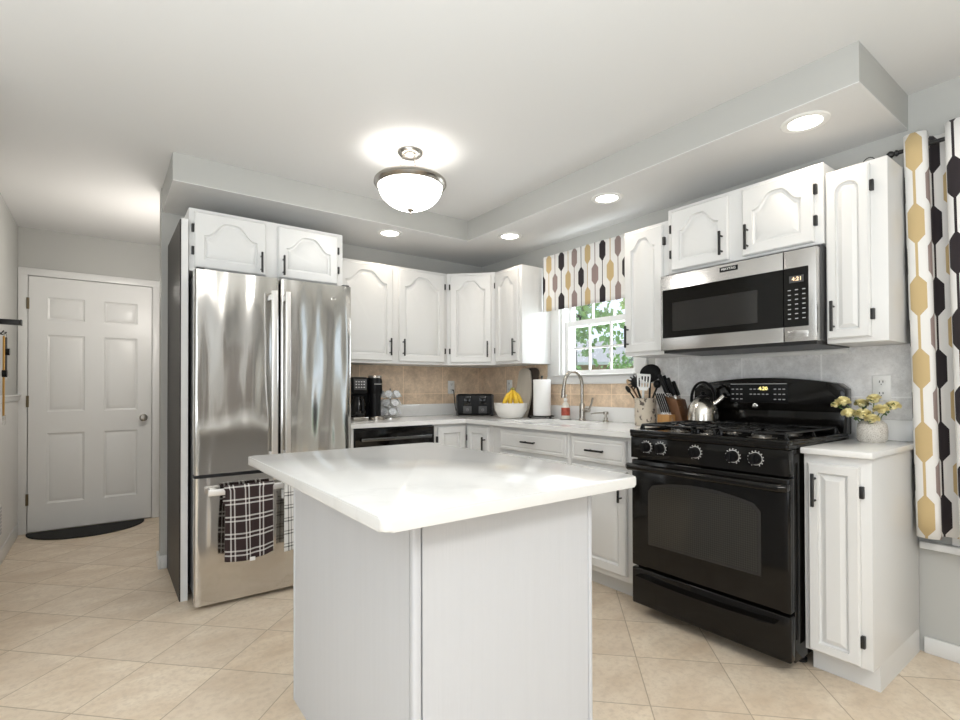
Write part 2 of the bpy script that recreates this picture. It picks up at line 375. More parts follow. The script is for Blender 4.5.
# ---- entry door with six panels
def inset(pts, d):
    n = len(pts); out = []
    for i in range(n):
        p0, p1, p2 = Vector(pts[i-1]), Vector(pts[i]), Vector(pts[(i+1) % n])
        a = (p1-p0).normalized(); b = (p2-p1).normalized(); na = Vector((-a.y, a.x)); nb = Vector((-b.y, b.x))
        m = na+nb; k = max(0.35, 1+na.dot(nb)); out.append(tuple(p1 + m*(d/k)))
    return out
def panel_slab(mb, x0, z0, w, h, yf, t, panels, prof, edge=0.005):
    """slab with front at y=yf facing -y; panels are outlines in slab coordinates, anticlockwise seen from the front"""
    bm = mb.bm
    def loop(pts, y): return [bm.verts.new((x0+p[0], y, z0+p[1])) for p in pts]
    def ring(A, B):
        n = len(A)
        for i in range(n): bm.faces.new((A[i], A[(i+1) % n], B[(i+1) % n], B[i]))
    def edges(L): return [bm.edges.get((L[i], L[(i+1) % len(L)])) or bm.edges.new((L[i], L[(i+1) % len(L)])) for i in range(len(L))]
    R = [(0, 0), (w, 0), (w, h), (0, h)]
    back = loop(R, yf+t); side = loop(R, yf+edge); front = loop(inset(R, edge), yf)
    bm.faces.new(back); ring(back, side); ring(side, front)
    es = edges(front)
    for P in panels:
        f = P if callable(P) else (lambda d, P=P: inset(P, d) if d else P)
        L = loop(f(0), yf); es += edges(L); prev = L
        for d, dep in prof:
            N = loop(f(d), yf+dep); ring(prev, N); prev = N
        bm.faces.new(prev)
    bmesh.ops.triangle_fill(bm, use_beauty=True, edges=es, normal=(0, -1, 0))
def rect(x0, z0, x1, z1): return [(x0, z0), (x1, z0), (x1, z1), (x0, z1)]
DW, DH = .826, 2.04
ps = []
for xa, xb in ((.115, .355), (.485, .72)):
    for za, zb in ((.215, .78), (.955, 1.575), (1.70, 1.88)): ps.append(rect(xa, za, xb, zb))
d = MB(); panel_slab(d, 0, 0, DW, DH, 0, .035, ps, ((.004, .006), (.016, .010), (.020, .008), (.045, .003)), .002)
door = d.build('door_1', TRIMW, kind='structure', angle=20); door.location = (-3.348, 1.545, .012)
k = MB().lathe([(0, 0), (.032, 0), (.032, .006), (.014, .010), (.011, .03), (.022, .036), (.029, .046), (.029, .056), (.02, .064), (0, .066)], 24, tr(.765, 0, .885) @ rotm('X', pi/2)); k.build('door_knob', NICKEL, door)
for z in (.26, 1.04, 1.82):
    MB().cyl((-.004, -.006, z-.045), (-.004, -.006, z+.045), .006, n=10).box(-.012, .006, -.004, 0, z-.045, z+.045).build('hinge', BRASS, door)
c = MB()
for a, b in ((-3.412, -3.352), (-2.519, -2.455)): c.box(a, b, 1.548, 1.577, 0, 2.115, .006)
c.box(-3.412, -2.455, 1.546, 1.577, 2.057, 2.117, .006); c.build('trim_2', TRIMW, kind='structure')

# ---- kitchen window over the sink
c = MB(); c.box(-.02, 0, -1.02, -.89, 1.2355, 2.12, .004).box(-.02, 0, -1.81, -1.72, 1.2355, 2.12, .004).box(-.021, 0, -1.81, -.89, 2.1205, 2.15, .004).box(-.026, 0, -1.81, -.89, 1.175, 1.235, .004).box(-.05, 0, -1.74, -1.0, 1.2355, 1.2465, .004)
c.box(0.001, .15, -1.72, -1.70, 1.236, 2.12).box(0.001, .15, -1.0395, -1.02, 1.236, 2.12).box(0.001, .15, -1.6995, -1.04, 1.236, 1.25).box(0.001, .15, -1.6995, -1.04, 2.10, 2.12)
win = c.build('window_1', TRIMW, kind='structure')
def sash(name, x, z0, z1, y0=-1.70, y1=-1.04, fr=.032):
    s = MB(); s.box(x, x+.03, y0, y0+fr, z0, z1, .003).box(x, x+.03, y1-fr, y1, z0, z1, .003).box(x+.001, x+.029, y0+fr, y1-fr, z0, z0+fr, .0).box(x+.001, x+.029, y0+fr, y1-fr, z1-fr-.012, z1-.001, .0)
    o = s.build(name, TRIMW, win)
    for q in (1, 2):
        y = y0+fr+(y1-y0-2*fr)*q/3; MB().box(x+.008, x+.022, y-.007, y+.007, z0+fr, z1-fr).build('muntin', TRIMW, o)
    z = (z0+z1)/2-.008; MB().box(x+.009, x+.021, y0+fr, y1-fr, z-.007, z+.007).build('muntin', TRIMW, o)
    MB().box(x+.013, x+.017, y0+fr-.004, y1-fr+.004, z0+fr-.004, z1-fr-.008).build('glass_pane', PANE, o)
    return o
sash('lower_sash', .035, 1.248, 1.66); sash('upper_sash', .075, 1.615, 2.10)
# ---- dining window behind the long curtain, rear and living-room windows
def plain_window(name, axis, p, a0, a1, z0, z1, n, lo=.07):
    s = MB()
    def bx(a, b, za, zb, d=.05):
        if axis == 'x': s.box(p-.02, p+d, a, b, za, zb, .003)
        else: s.box(a, b, p-d, p+.02, za, zb, .003)
    bx(a0-.07, a0+.02, z0-lo, z1+.07); bx(a1-.02, a1+.07, z0-lo, z1+.07); bx(a0+.0205, a1-.0205, z0-lo, z0+.03, .049); bx(a0, a1, z1-.02, z1+.07); bx(a0, a1, (z0+z1)/2-.025, (z0+z1)/2+.025)
    for i in range(1, n): q = a0+(a1-a0)*i/n; bx(q-.02, q+.02, z0, z1)
    o = s.build(name, TRIMW, kind='structure')
    g = MB()
    if axis == 'x': g.box(p+.02, p+.025, a0, a1, z0, z1)
    else: g.box(a0, a1, p-.025, p-.02, z0, z1)
    g.build('glass_pane', PANE, o)
rd_ = MB(); panel_slab(rd_, 0, 0, .80, 2.03, 0, .04, [rect(.12, .2, .34, .95), rect(.46, .2, .68, .95), rect(.12, 1.1, .34, 1.85), rect(.46, 1.1, .68, 1.85)], ((.004, .006), (.016, .010), (.045, .003)), .002)
rd_ = rd_.build('reflection_door', pm('reflection_door_dark', (0.28, 0.26, 0.25, 1), 0.35), kind='structure'); rd_.location = (-.85, -6.95, .01); rd_.rotation_euler = (0, 0, pi)  # unseen door added to give the fridge a dark reflected band
c = MB()
for a, b in ((-1.75, -1.655), (-.845, -.75)): c.box(a, b, -7, -6.97, 0, 2.14, .006)
c.box(-1.75, -.75, -7, -6.968, 2.05, 2.142, .006); c.build('reflection_trim', TRIMW, kind='structure')  # unseen casing added as light bands in the fridge reflection
plain_window('window_2', 'x', 0.0, -5.0, -3.36, .485, 2.12, 2, 0.0)
MB().box(-.045, 0, -5.1, -3.19, .455, .484, .004).build('window_sill', TRIMW, bpy.data.objects['window_2'])
plain_window('window_3', 'y', -7.0, -5.1, -3.5, .7, 2.2, 2)

# ------------------------------------------------------------------ cabinets
PROF = ((.002, .010), (.007, .014), (.013, .014), (.017, .010), (.040, .0015))
def arch_outline(w, h, m, rise, mt=None):
    mt = mt or m; a, b = m, w-m; zs, zc = h-mt-rise, h-mt; P = [(a, m), (b, m)]
    N = 32
    for i in range(N+1):
        s_ = i/N; x = b+(a-b)*s_; u = 1-abs(2*s_-1); q = min(1, max(0, (u-.10)/.72)); P.append((x, zs+rise*(.88*(1-cos(pi*q))/2+.12*(1-(1-u)**2))))
    return P
def round_outline(w, h, m, mt):
    a, b = m, w-m; r = (b-a)/2; P = [(a, m), (b, m)]
    for i in range(21): t_ = pi*i/20; P.append(((a+b)/2+r*cos(t_), h-mt-r+r*sin(t_)))
    return P
def pull(parent, x, z, L, yf, vertical=True, name='handle'):
    b = MB(); y = yf-.03
    if vertical:
        b.box(x-.0055, x+.0055, y-.0055, y+.0055, z, z+L, .002)
        for q in (z+.022, z+L-.022): b.cyl((x, y, q), (x, yf+.001, q), .0045, n=10)
    else:
        b.box(x-L/2, x+L/2, y-.0055, y+.0055, z-.0055, z+.0055, .002)
        for q in (x-L/2+.022, x+L/2-.022): b.cyl((q, y, z), (q, yf+.001, z), .0045, n=10)
    return b.build(name, BLACKM, parent)
def add_door(cab, x0, x1, z0, z1, style='cathedral', hinge='L', hz=None, hx=None, hl=.13, hinges=True, m=.048):
    w, h = x1-x0, z1-z0; T = .02; b = MB(); mm = min(m, w*.24)
    if style == 'cathedral': P = lambda d: arch_outline(w, h, mm+d, min(.085, w*.22), min(mm, .045)+d)
    elif style == 'round': P = lambda d: round_outline(w, h, mm+d, .05+d)
    else: P = lambda d: rect(mm+d, mm+d, w-mm-d, h-mm-d)
    if style == 'flat':
        panel_slab(b, x0, z0, w, h, -T, T, [rect(.018, .018, w-.018, h-.018)], ((.004, .003), (.008, .003), (.014, .0)), .004)
    else: panel_slab(b, x0, z0, w, h, -T, T, [P], tuple((d_*min(1, w/.25), e) for d_, e in PROF), .006)
    o = b.build('drawer' if style == 'flat' else 'door', CABW, cab, angle=24)
    if style == 'flat':
        if hz is not False: pull(o, (x0+x1)/2 if hx is None else hx, (z0+z1)/2, hl, -T, False)
        return o
    if hz is not None:
        px = (x1-.028 if hinge == 'L' else x0+.028) if hx is None else hx
        pull(o, px, hz, hl, -T)
    if hinges:
        for q in (z0+.07, z1-.07-.045):
            if hinge == 'L': MB().box(x0-.013, x0+.001, -.017, -.0, q, q+.045, .002).build('hinge', BLACKM, o)
            else: MB().box(x1-.001, x1+.013, -.017, -.0, q, q+.045, .002).build('hinge', BLACKM, o)
    return o
def wall_cab(name, label, loc, rz, w, d, h, doors, group=None):
    t = thing(name, label, 'cabinet', loc, rz, group)
    MB().box(-w/2+.0005, w/2-.0005, 0, d-.009, 0, h, .003).build('body', CABW, t)
    for a in doors: add_door(t, **a)
    return t
ZU, HU = 1.335, .75
G = 'white wall cabinets'
wall_cab('wall_cabinet', 'white wall cabinet with two arched doors above the coffee maker', (-1.08, -.32, ZU), 0, .96, .32, HU,
    [dict(x0=-.445, x1=-.02, z0=.02, z1=.73, hinge='L', hz=.06, hinges=False), dict(x0=.035, x1=.445, z0=.02, z1=.73, hinge='R', hz=.06)], G)
cc = thing('corner_wall_cabinet', 'white diagonal corner wall cabinet with one arched door', 'cabinet', (-.46, -.46, ZU), -pi/4, G)
inv = rotm('Z', pi/4)
pl = [inv @ (Vector((x, y, 0))-Vector((-.46, -.46, 0))) for x, y in ((-.6, -.32), (-.32, -.6), (-.009, -.6), (-.009, -.009), (-.6, -.009))]
MB().slab([(p.x, p.y) for p in pl], 0, HU).build('body', CABW, cc)
add_door(cc, -.168, .168, .02, .73, hinge='L', hz=.06)
wall_cab('wall_cabinet', 'narrow white wall cabinet between the corner and the patterned valance', (-.32, -.7655, ZU), -pi/2, .33, .32, HU, [dict(x0=-.145, x1=.135, z0=.02, z1=.73, hinge='L', hz=.06)], G)
wall_cab('wall_cabinet', 'white wall cabinet with one arched door between window and microwave', (-.32, -2.03, ZU), -pi/2, .31, .32, HU, [dict(x0=-.145, x1=.115, z0=.02, z1=.73, hinge='R', hz=.05)], G)
wall_cab('wall_cabinet', 'low white wall cabinet with two arched doors over the microwave', (-.34, -2.565, 1.775), -pi/2, .76, .33, .356,
    [dict(x0=-.352, x1=-.035, z0=.012, z1=.336, hinge='L', hz=.035, hl=.12), dict(x0=.035, x1=.345, z0=.012, z1=.336, hinge='R', hz=.035, hl=.12)], G)
wall_cab('wall_cabinet', 'tall slim white wall cabinet with round-topped panel beside the curtain', (-.32, -3.056, ZU), -pi/2, .22, .32, HU, [dict(x0=-.105, x1=.052, z0=.02, z1=.735, style='round', hinge='R', hz=.05, m=.035)], G)
# over the fridge
wall_cab('fridge_cabinet', 'white two-door cabinet above the stainless refrigerator', (-2.05, -.63, 1.80), 0, .88, .63, .35,
    [dict(x0=-.415, x1=-.04, z0=.02, z1=.33, hinge='L', hz=.03, hl=.12), dict(x0=.03, x1=.40, z0=.02, z1=.33, hinge='R', hz=.03, hl=.12)])
t = thing('refrigerator_enclosure', 'tall side panel left of the refrigerator, white front edge and dark outer face', 'panel', (-2.514, 0, 0))
MB().box(-.014, .019, -.66, -.001, 0, 2.075).build('panel_board', CABW, t)
o = MB().box(-.02, -.0145, -.655, -.001, 0, 2.07).build('outer_face', DARKSIDE, t); o['label'] = 'dark brown outer face'
tag(MB().box(-1.608, -1.57, -.66, -.009, 0, 1.795, .002).build('refrigerator_enclosure', CABW), 'white side panel between the refrigerator and the dishwasher counter', 'panel')

# base cabinets
def base_body(t, w, d, h0=.1, h1=.882, toe=.075):
    MB().box(-w/2+.0005, w/2-.0005, 0, d, h0, h1, .002).build('body', CABW, t)
    MB().box(-w/2+.0005, w/2-.0005, toe, d, 0, h0+.002).build('toe_kick', CABW, t)
sb = thing('sink_base_cabinet', 'white base cabinet under the sink with wide false drawer', 'cabinet', (-.6, -1.31, 0), -pi/2)
base_body(sb, .76, .585)
add_door(sb, -.28, .352, .722, .86, 'flat')
add_door(sb, -.28, .03, .132, .695, 'square', 'L', .53); add_door(sb, .042, .352, .132, .695, 'square', 'R', .53)
db = thing('drawer_base_cabinet', 'white base cabinet with drawer and door left of the black range', 'cabinet', (-.6, -1.9435, 0), -pi/2)
base_body(db, .505, .585)
add_door(db, -.235, .16, .722, .86, 'flat'); add_door(db, -.235, .16, .132, .695, 'square', 'L', .53)
cb = thing('corner_base_cabinet', 'white L-shaped corner base cabinet with two folding doors', 'cabinet', (0, 0, 0))
Lp = [(-.904, -.012), (-.904, -.6), (-.6, -.6), (-.6, -.929), (-.012, -.929), (-.012, -.012)]
MB().slab(Lp, .1, .882).build('body', CABW, cb)
MB().slab([(-.904, -.012), (-.904, -.525), (-.525, -.525), (-.525, -.929), (-.012, -.929), (-.012, -.012)], 0, .1).build('toe_kick', CABW, cb)
def frame_child(par, name, loc, rz):
    e = bpy.data.objects.new(name, None); COL.objects.link(e); e.parent = par; e.location = loc; e.rotation_euler = (0, 0, rz); return e
da = add_door(cb, -.872, -.628, .132, .86, 'square', 'L', None); da.location = (0, -.6, 0)
dbb = add_door(cb, .625, .885, .132, .86, 'square', 'L', .66); dbb.location = (-.6, 0, 0); dbb.rotation_euler = (0, 0, -pi/2)
eb = thing('end_base_cabinet', 'slim white base cabinet with one door right of the range', 'cabinet', (-.592, -3.068, 0), -pi/2)
base_body(eb, .226, .578)
add_door(eb, -.094, .078, .109, .847, 'square', 'R', .68, m=.035)
tag(MB().box(-1.568, -1.53, -.615, -.01, 0, .88, .002).build('cabinet_filler', CABW), 'narrow white filler strip left of the dishwasher', 'panel')

# worktops
def counter_mesh():
    b = MB(); bm = b.bm
    outer = [(-1.569, -.012), (-1.569, -.64), (-.66, -.64), (-.645, -.645), (-.64, -.66), (-.64, -2.197), (-.012, -2.197), (-.012, -.012)]
    hole = []
    for cx, cy, a0 in ((-.19, -1.07, 0), (-.46, -1.07, pi/2), (-.46, -1.55, pi), (-.19, -1.55, 3*pi/2)):
        for i in range(5): a = a0+pi/2*i/4; hole.append((cx+.05*cos(a), cy+.05*sin(a)))
    es = []
    for L in (outer, hole):
        vs = [bm.verts.new((p[0], p[1], .882)) for p in L]; es += [bm.edges.new((vs[i], vs[(i+1) % len(vs)])) for i in range(len(vs))]
    bmesh.ops.triangle_fill(bm, use_beauty=True, edges=es, normal=(0, 0, 1))
    r = bmesh.ops.extrude_face_region(bm, geom=bm.faces[:])
    bmesh.ops.translate(bm, verts=[v for v in r['geom'] if isinstance(v, bmesh.types.BMVert)], vec=(0, 0, .030))
    return b
ct = tag(counter_mesh().build('kitchen_countertop', QUARTZ, angle=30), 'L-shaped white quartz countertop along the back and window walls', 'countertop')
MB().box(-1.569, -.032, -.03, -.009, .912, 1.012, .003).box(-.03, -.009, -2.18, -.009, .912, 1.012, .003).build('upstand', QUARTZ, ct)
sk = tag(MB().box(-.53, -.12, -1.62, -1.0, .70, .706).box(-.53, -.524, -1.62, -1.0, .70, .880).box(-.126, -.12, -1.62, -1.0, .70, .880).box(-.53, -.12, -1.62, -1.614, .70, .880).box(-.53, -.12, -1.006, -1.0, .70, .880).build('kitchen_sink', STEEL), 'undermount stainless sink basin below the window', 'sink')
MB().lathe([(0, .7062), (.04, .7062), (.042, .709), (.02, .708), (0, .708)], 20, tr(-.32, -1.31, 0)).build('drain', CHROME, sk)
ec = tag(MB().box(-.620, -.009, -3.192, -2.951, .882, .907, .005).build('end_countertop', QUARTZ), 'small white quartz top on the slim cabinet right of the range', 'countertop')
MB().box(-.03, -.009, -3.188, -2.956, .907, 1.0, .003).build('upstand', QUARTZ, ec)

# island
isl = thing('kitchen_island', 'white kitchen island base in the middle of the tiled floor', 'island', (-2.0, -2.36, 0))
X0, X1, Y0, Y1 = -.296, .30, -.45, .455
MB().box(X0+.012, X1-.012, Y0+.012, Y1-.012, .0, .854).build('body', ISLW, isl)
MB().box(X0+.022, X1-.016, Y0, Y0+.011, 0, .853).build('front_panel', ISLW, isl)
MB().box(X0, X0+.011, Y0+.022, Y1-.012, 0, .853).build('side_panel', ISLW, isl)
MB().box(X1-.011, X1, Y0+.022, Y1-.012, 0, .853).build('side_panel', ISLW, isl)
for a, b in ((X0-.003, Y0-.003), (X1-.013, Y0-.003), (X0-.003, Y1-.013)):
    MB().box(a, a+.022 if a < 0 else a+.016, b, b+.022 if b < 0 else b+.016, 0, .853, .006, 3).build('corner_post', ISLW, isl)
def rrect(x0, x1, y0, y1, r, n=6):
    P = []
    for cx, cy, a0 in ((x1-r, y1-r, 0), (x0+r, y1-r, pi/2), (x0+r, y0+r, pi), (x1-r, y0+r, 3*pi/2)):
        for i in range(n+1): a = a0+pi/2*i/n; P.append((cx+r*cos(a), cy+r*sin(a)))
    return P
tag(MB().slab(rrect(-2.414, -1.588, -2.898, -1.699, .022), .855, .885, bev=.006).build('island_countertop', QUARTZ), 'white quartz slab with rounded corners on the kitchen island', 'countertop')

# ------------------------------------------------------------------ refrigerator
fr = thing('refrigerator', 'stainless french-door refrigerator with bottom freezer drawer', 'refrigerator', (-2.06, -.85, 0))
MB().box(-.42, .415, .075, .80, .05, 1.755, .006).build('body', DKGREY, fr)
MB().box(-.41, .405, .09, .12, .012, .05).build('kick_grille', BLACKM, fr)
for x in (-.38, .37):
    MB().cyl((x, .14, 0), (x, .14, .05), .02).build('foot', BLACKM, fr)
def fdoor(name, x0, x1, z0, z1):
    """gently bowed steel front with rolled edges"""
    b = MB(); n = 14; P = []
    for i in range(n+1):
        s_ = i/n; x = x0+(x1-x0)*s_; e = min(s_, 1-s_)*(x1-x0); rr = .014
        y = .0 if e > rr else rr-sqrt(max(0, rr*rr-(rr-e)**2))
        P.append((x, y))
    xs = sorted({x0+q for q in (0, .002, .005, .009, .014)} | {x1-q for q in (0, .002, .005, .009, .014)} | {x0+(x1-x0)*i/10 for i in range(1, 10)})
    P = []
    for x in xs:
        e = min(x-x0, x1-x); rr = .014; y = 0 if e >= rr else rr-sqrt(max(0, rr*rr-(rr-e)**2)); P.append((x, y))
    P += [(x1, .07), (x0, .07)]
    b.slab(P, z0, z1); return b.build(name, STEELF, fr, angle=40)
def bar_handle_v(par, x, z0, z1):
    b = MB(); b.box(x-.015, x+.015, -.060, -.046, z0, z1, .004, 3)
    for z in (z0+.03, z1-.03): b.box(x-.009, x+.009, -.045, .002, z-.016, z+.016, .003)
    return b.build('handle', HANDLE, par)
ld = fdoor('door', -.427, -.008, .70, 1.77); rd = fdoor('door', -.001, .42, .70, 1.77); fz = fdoor('freezer_drawer', -.427, .42, .022, .682)
bar_handle_v(ld, -.046, .75, 1.69); bar_handle_v(rd, .026, .75, 1.69)
b = MB(); b.box(-.372, .365, -.060, -.046, .594, .628, .004, 3)
for x in (-.34, .335): b.box(x-.016, x+.016, -.045, .002, .60, .622, .003)
b.build('handle', HANDLE, fz)
bd = MB().lathe([(0, 0), (.013, 0), (.013, .002), (.011, .003), (.0105, .0022), (0, .0022)], 28, tr(.305, 0, 1.69) @ rotm('X', pi/2)).build('round_badge', CHROME, rd)
text('monogram', 'GE', .012, (.305, -.0024, 1.69), DKGREY, rd, depth=.0003, shear=.3)
for x in (-.40, .39): MB().box(x-.02, x+.02, .01, .12, 1.756, 1.782, .004).build('hinge_cover', DKGREY, fr)

# towels hanging on the freezer handle
def towel(name, label, mat, xc, w, z_low, hem):
    b = MB(); ztop, r = .626, .0145; yc = -.902; Lf = ztop-z_low; Lb = Lf*.25; tot = Lf+pi*r+Lb
    def fn(u, v):
        x = xc-w/2+w*u; s_ = v*tot
        fold = .006*sin(u*9)+.004*sin(u*17+1)
        if s_ < Lf:
            k = 1-s_/Lf; z = z_low+s_+hem*(sin(u*3.2+.3))*k; y = yc-r-.004-(.012+fold)*k; x += (.008*sin(u*5)*k-(u-.5)*.012*(1-k))
        elif s_ < Lf+pi*r:
            a = (s_-Lf)/r; z = ztop+r*sin(a); y = yc-r*cos(a)-.002
        else:
            q = s_-Lf-pi*r; z = ztop-q; y = yc+r+.001
        return (x, y, z)
    b.sheet(fn, 24, 48, lambda u, v: (u*w, v*tot))
    o = tag(b.build(name, mat, solid=.004, recalc=False, angle=180), label, 'towel')
    if hem < 0: MB().box(xc-.005, xc+.022, yc-.040, yc-.0385, z_low-.024, z_low-.004).build('care_tag', WHPL, o)
    return o
towel('dish_towel', 'dark brown and white plaid towel hanging on the freezer handle', PLAIDB, -2.236, .25, .262, -.02)
towel('dish_towel', 'white towel with black plaid lines half hidden by the island', PLAIDW, -1.95, .23, .25, .006)

# ------------------------------------------------------------------ dishwasher
dw = thing('dishwasher', 'black built-in dishwasher under the counter beside the refrigerator', 'dishwasher', (-1.2175, -.60, 0))
MB().box(-.309, .309, .012, .57, .0, .875).build('body', BLACKM, dw)
o = MB().box(-.308, .308, -.02, .012, .10, .73, .004).build('door', BLKGL, dw)
MB().box(-.308, .308, -.022, .012, .737, .872, .005).build('control_panel', BLKGL, dw)
b = MB().box(-.27, .27, -.055, -.043, .79, .812, .004)
for x in (-.25, .25): b.box(x-.01, x+.01, -.045, -.02, .792, .81, .002)
b.build('handle', pm('dark_steel', (0.16, 0.16, 0.16, 1), 0.25, 1), dw)

# ------------------------------------------------------------------ gas range
rg = thing('gas_range', 'freestanding black gas range with oven and five knobs', 'range', (-.70, -2.5735, 0), -pi/2)
MB().box(-.370, .370, .045, .685, .05, .897, .004).build('body', BLKGL, rg)
for x in (-.33, .33):
    for y in (.20, .60): MB().lathe([(0, 0), (.022, 0), (.022, .012), (.012, .02), (.012, .052), (0, .052)], 14, tr(x, y, 0)).build('foot', BLACKM, rg)
dr = MB().box(-.372, .372, 0, .045, .060, .242, .008, 3).build('storage_drawer', BLKGL, rg)
P = []
for i in range(25): u = -1+2*i/24; P.append((.325*u, .212-.036*(1-u*u)))
Q = []
for i in range(25): u = 1-2*i/24; Q.append((.325*u, .216-.012*(1-u*u)))
MB().prism(P+Q, -.040, .004, bev=.010).build('drawer_handle', BLKGL, dr)
od = MB().box(-.372, .372, 0, .045, .252, .786, .008, 3).build('oven_door', BLKGL, rg)
def win_outline(g=0.0):
    P = [(-.262-g, .385-g), (.25+g, .385-g)]
    for i in range(21):
        u = 1-2*i/20; e = .0
        z = .648+.038*(1-u*u)+g
        if abs(u) > .93: z -= .022*((abs(u)-.93)/.07)**2
        P.append((-.006+(.256+g)*u, z))
    return P
MB().prism(win_outline(.012), -.0012, .01).build('window_frame', pm('oven_window_border', (0.03, 0.028, 0.026, 1), 0.2), od)
MB().prism(win_outline(), -.0024, .01).build('window_glass', OVENGL, od)
b = MB(); b.tube([(-.366, -.030, .752), (-.355, -.046, .752), (.355, -.046, .752), (.366, -.030, .752)], .017, 14)
for x in (-.36, .36): b.box(x-.014, x+.014, -.045, .004, .738, .766, .004)
b.build('door_handle', BLKGL, od)
MB().prism([(-.372, 0), (.372, 0), (.372, .103), (-.372, .103)], -.004, .045, tr(0, 0, .794), .004).build('control_panel', BLKGL, rg)
for i, x in enumerate((-.279, -.200, -.021, .151, .245)):
    M = tr(x, -.004, .853) @ rotm('X', pi/2)
    kn = MB().lathe([(0, .026), (.020, .026), (.022, .022), (.025, .004), (.025, 0), (0, 0)], 24, M).box(-.005, .005, -.022, .022, .02, .036, .002, M=M).build('knob', BLKSAT, rg)
    b = MB(); n = 13
    for j in range(n):
        a = radians(-150+300*j/(n-1)) + pi/2
        b.box(-.0016, .0016, .0290, .0335, 0, .0008, M=M @ rotm('Z', a-pi/2))
    b.lathe([(.0255, 0), (.0272, 0), (.0272, .0012), (.0255, .0012)], 24, M, cap=False)
    b.build('dial_marks', WHPL, kn)
MB().box(-.373, .373, -.012, .63, .8975, .926, .008, 3).build('cooktop', BLKGL, rg)
# rim around the burner well
b = MB(); b.box(-.374, .374, -.0125, .03, .915, .936, .006, 3).box(-.3735, -.352, .0305, .60, .920, .9355, .005).box(.352, .3735, .0305, .60, .920, .9355, .005); b.build('cooktop_rim', BLKGL, rg)
def burner(x, y, r):
    o = MB().lathe([(0, .926), (r*1.5, .926), (r*1.5, .929), (r, .932), (r, .940), (0, .940)], 24, tr(x, y, 0)).build('burner', NICKEL, rg)
    MB().lathe([(0, .9405), (r*.95, .9405), (r*.98, .943), (r*.9, .948), (0, .949)], 24, tr(x, y, 0)).build('burner_cap', IRON, o)
for x, y, r in ((-.20, .15, .036), (.20, .15, .04), (-.20, .45, .032), (.20, .45, .032), (0, .30, .03)): burner(x, y, r)
def grate(x0, x1):
    b = MB(); zt = .958; r = .0058; y0, y1 = .045, .575
    def bar(pts): b.tube(pts, r, 6)
    for y in (y0, (y0+y1)/2, y1): bar([(x0, y, zt-.028), (x0+.012, y, zt), (x1-.012, y, zt), (x1, y, zt-.028)])
    for x in (x0+.012, x1-.012): bar([(x, y0, zt), (x, y1, zt)])
    for yc in (.15, .45):
        xm = (x0+x1)/2
        for a in range(4):
            an = pi/4+a*pi/2; c_, s_ = cos(an), sin(an)
            bar([(xm+c_*.028, yc+s_*.028, zt+.004), (xm+c_*.075, yc+s_*.075, zt+.002), (xm+c_*.125*1.0, yc+s_*.115, zt)])
        bar([(xm, yc-.118, zt), (xm, yc-.032, zt+.004)]); bar([(xm, yc+.118, zt), (xm, yc+.032, zt+.004)])
    for x in (x0+.012, x1-.012):
        for y in (y0+.01, y1-.01): b.cyl((x, y, .926), (x, y, zt), .007, n=8)
    return b.build('grate', IRON, rg)
grate(-.35, -.058); grate(-.052, .052); grate(.058, .35)
# backguard: recessed lower panel, arched console above
bgd = MB().box(-.372, .372, .618, .665, .926, 1.06, .004).build('backguard', BLKGL, rg)
P = [(-.374, 1.03), (.374, 1.03)]
for i in range(25): u = 1-2*i/24; P.append((.374*u, 1.158+.038*(1-u*u)-(.02*((abs(u)-.9)/.1)**2 if abs(u) > .9 else 0)))
MB().prism(P, .582, .668, bev=.012).build('console', BLKGL, bgd)
for s_ in (-1, 1): MB().prism([(0, .926), (.06, .926), (.06, 1.03), (.03, 1.03)], -.006, .006, tr(.367*s_, .59, 0) @ rotm('Z', pi/2)).build('backguard_end', BLKGL, bgd)
dsp = MB().prism([(-.16, 1.068), (.13, 1.068), (.13, 1.165), (-.16, 1.165)], .5795, .585, bev=.001).build('control_display', BLKSAT, bgd)
MB().box(-.155, .125, .577, .580, 1.163, 1.166).build('display_edge', GREYPL, dsp)
text('clock_digits', '4:20', .026, (.012, .5788, 1.140), DIGITY, dsp)
b = MB()
for r_ in range(3):
    for x in (-.145, -.122, -.10, -.05, -.03, -.01, .012, .032, .07, .092, .112):
        if r_ == 0 and -.09 < x < .06: continue
        b.box(x-.006, x+.006, .5788, .5796, 1.083+.026*r_, 1.0875+.026*r_)
b.build('key_legends', GREYPL, dsp)
bd = MB().lathe([(0, 0), (.013, 0), (.013, .002), (.011, .003), (0, .003)], 24, tr(-.03, .582, 1.05) @ rotm('X', pi/2)).build('round_badge', CHROME, bgd)
text('monogram', 'GE', .012, (-.03, .5785, 1.05), DKGREY, bgd, depth=.0004, shear=.3)

# ------------------------------------------------------------------ microwave
mw = thing('microwave', 'stainless over-the-range microwave with black glass front', 'microwave', (-.42, -2.565, 1.335), -pi/2)
MB().box(-.377, .377, .045, .405, .012, .430, .004).build('body', DKGREY, mw)
MB().box(-.37, .37, .02, .40, -.002, .012).build('vent_base', BLACKM, mw)
md = MB().prism([(-.378, .012), (.246, .012), (.246, .416), (-.378, .416)], 0, .045, bev=.004).build('door', STEEL, mw)
MB().prism(rrect(-.364, .246, .078, .338, .003), -.0015, .02).build('door_glass', BLKGL, md)
MB().prism(rrect(-.305, .135, .112, .265, .004), -.0026, .02).build('viewing_window', MWGL, md)
bdg = MB().box(-.045, .045, -.0015, .002, .378, .402, .0008).build('badge', BLKSAT, md)
text('badge_lettering', 'MAYTAG', .0175, (0, -.0019, .390), WHPL, bdg, depth=.0004)
mp = MB().prism([(.249, .012), (.378, .012), (.378, .416), (.249, .416)], 0, .045, bev=.004).build('control_panel', STEEL, mw)
cg = MB().prism(rrect(.2495, .348, .078, .338, .003), -.0015, .02).build('keypad_glass', BLKGL, mp)
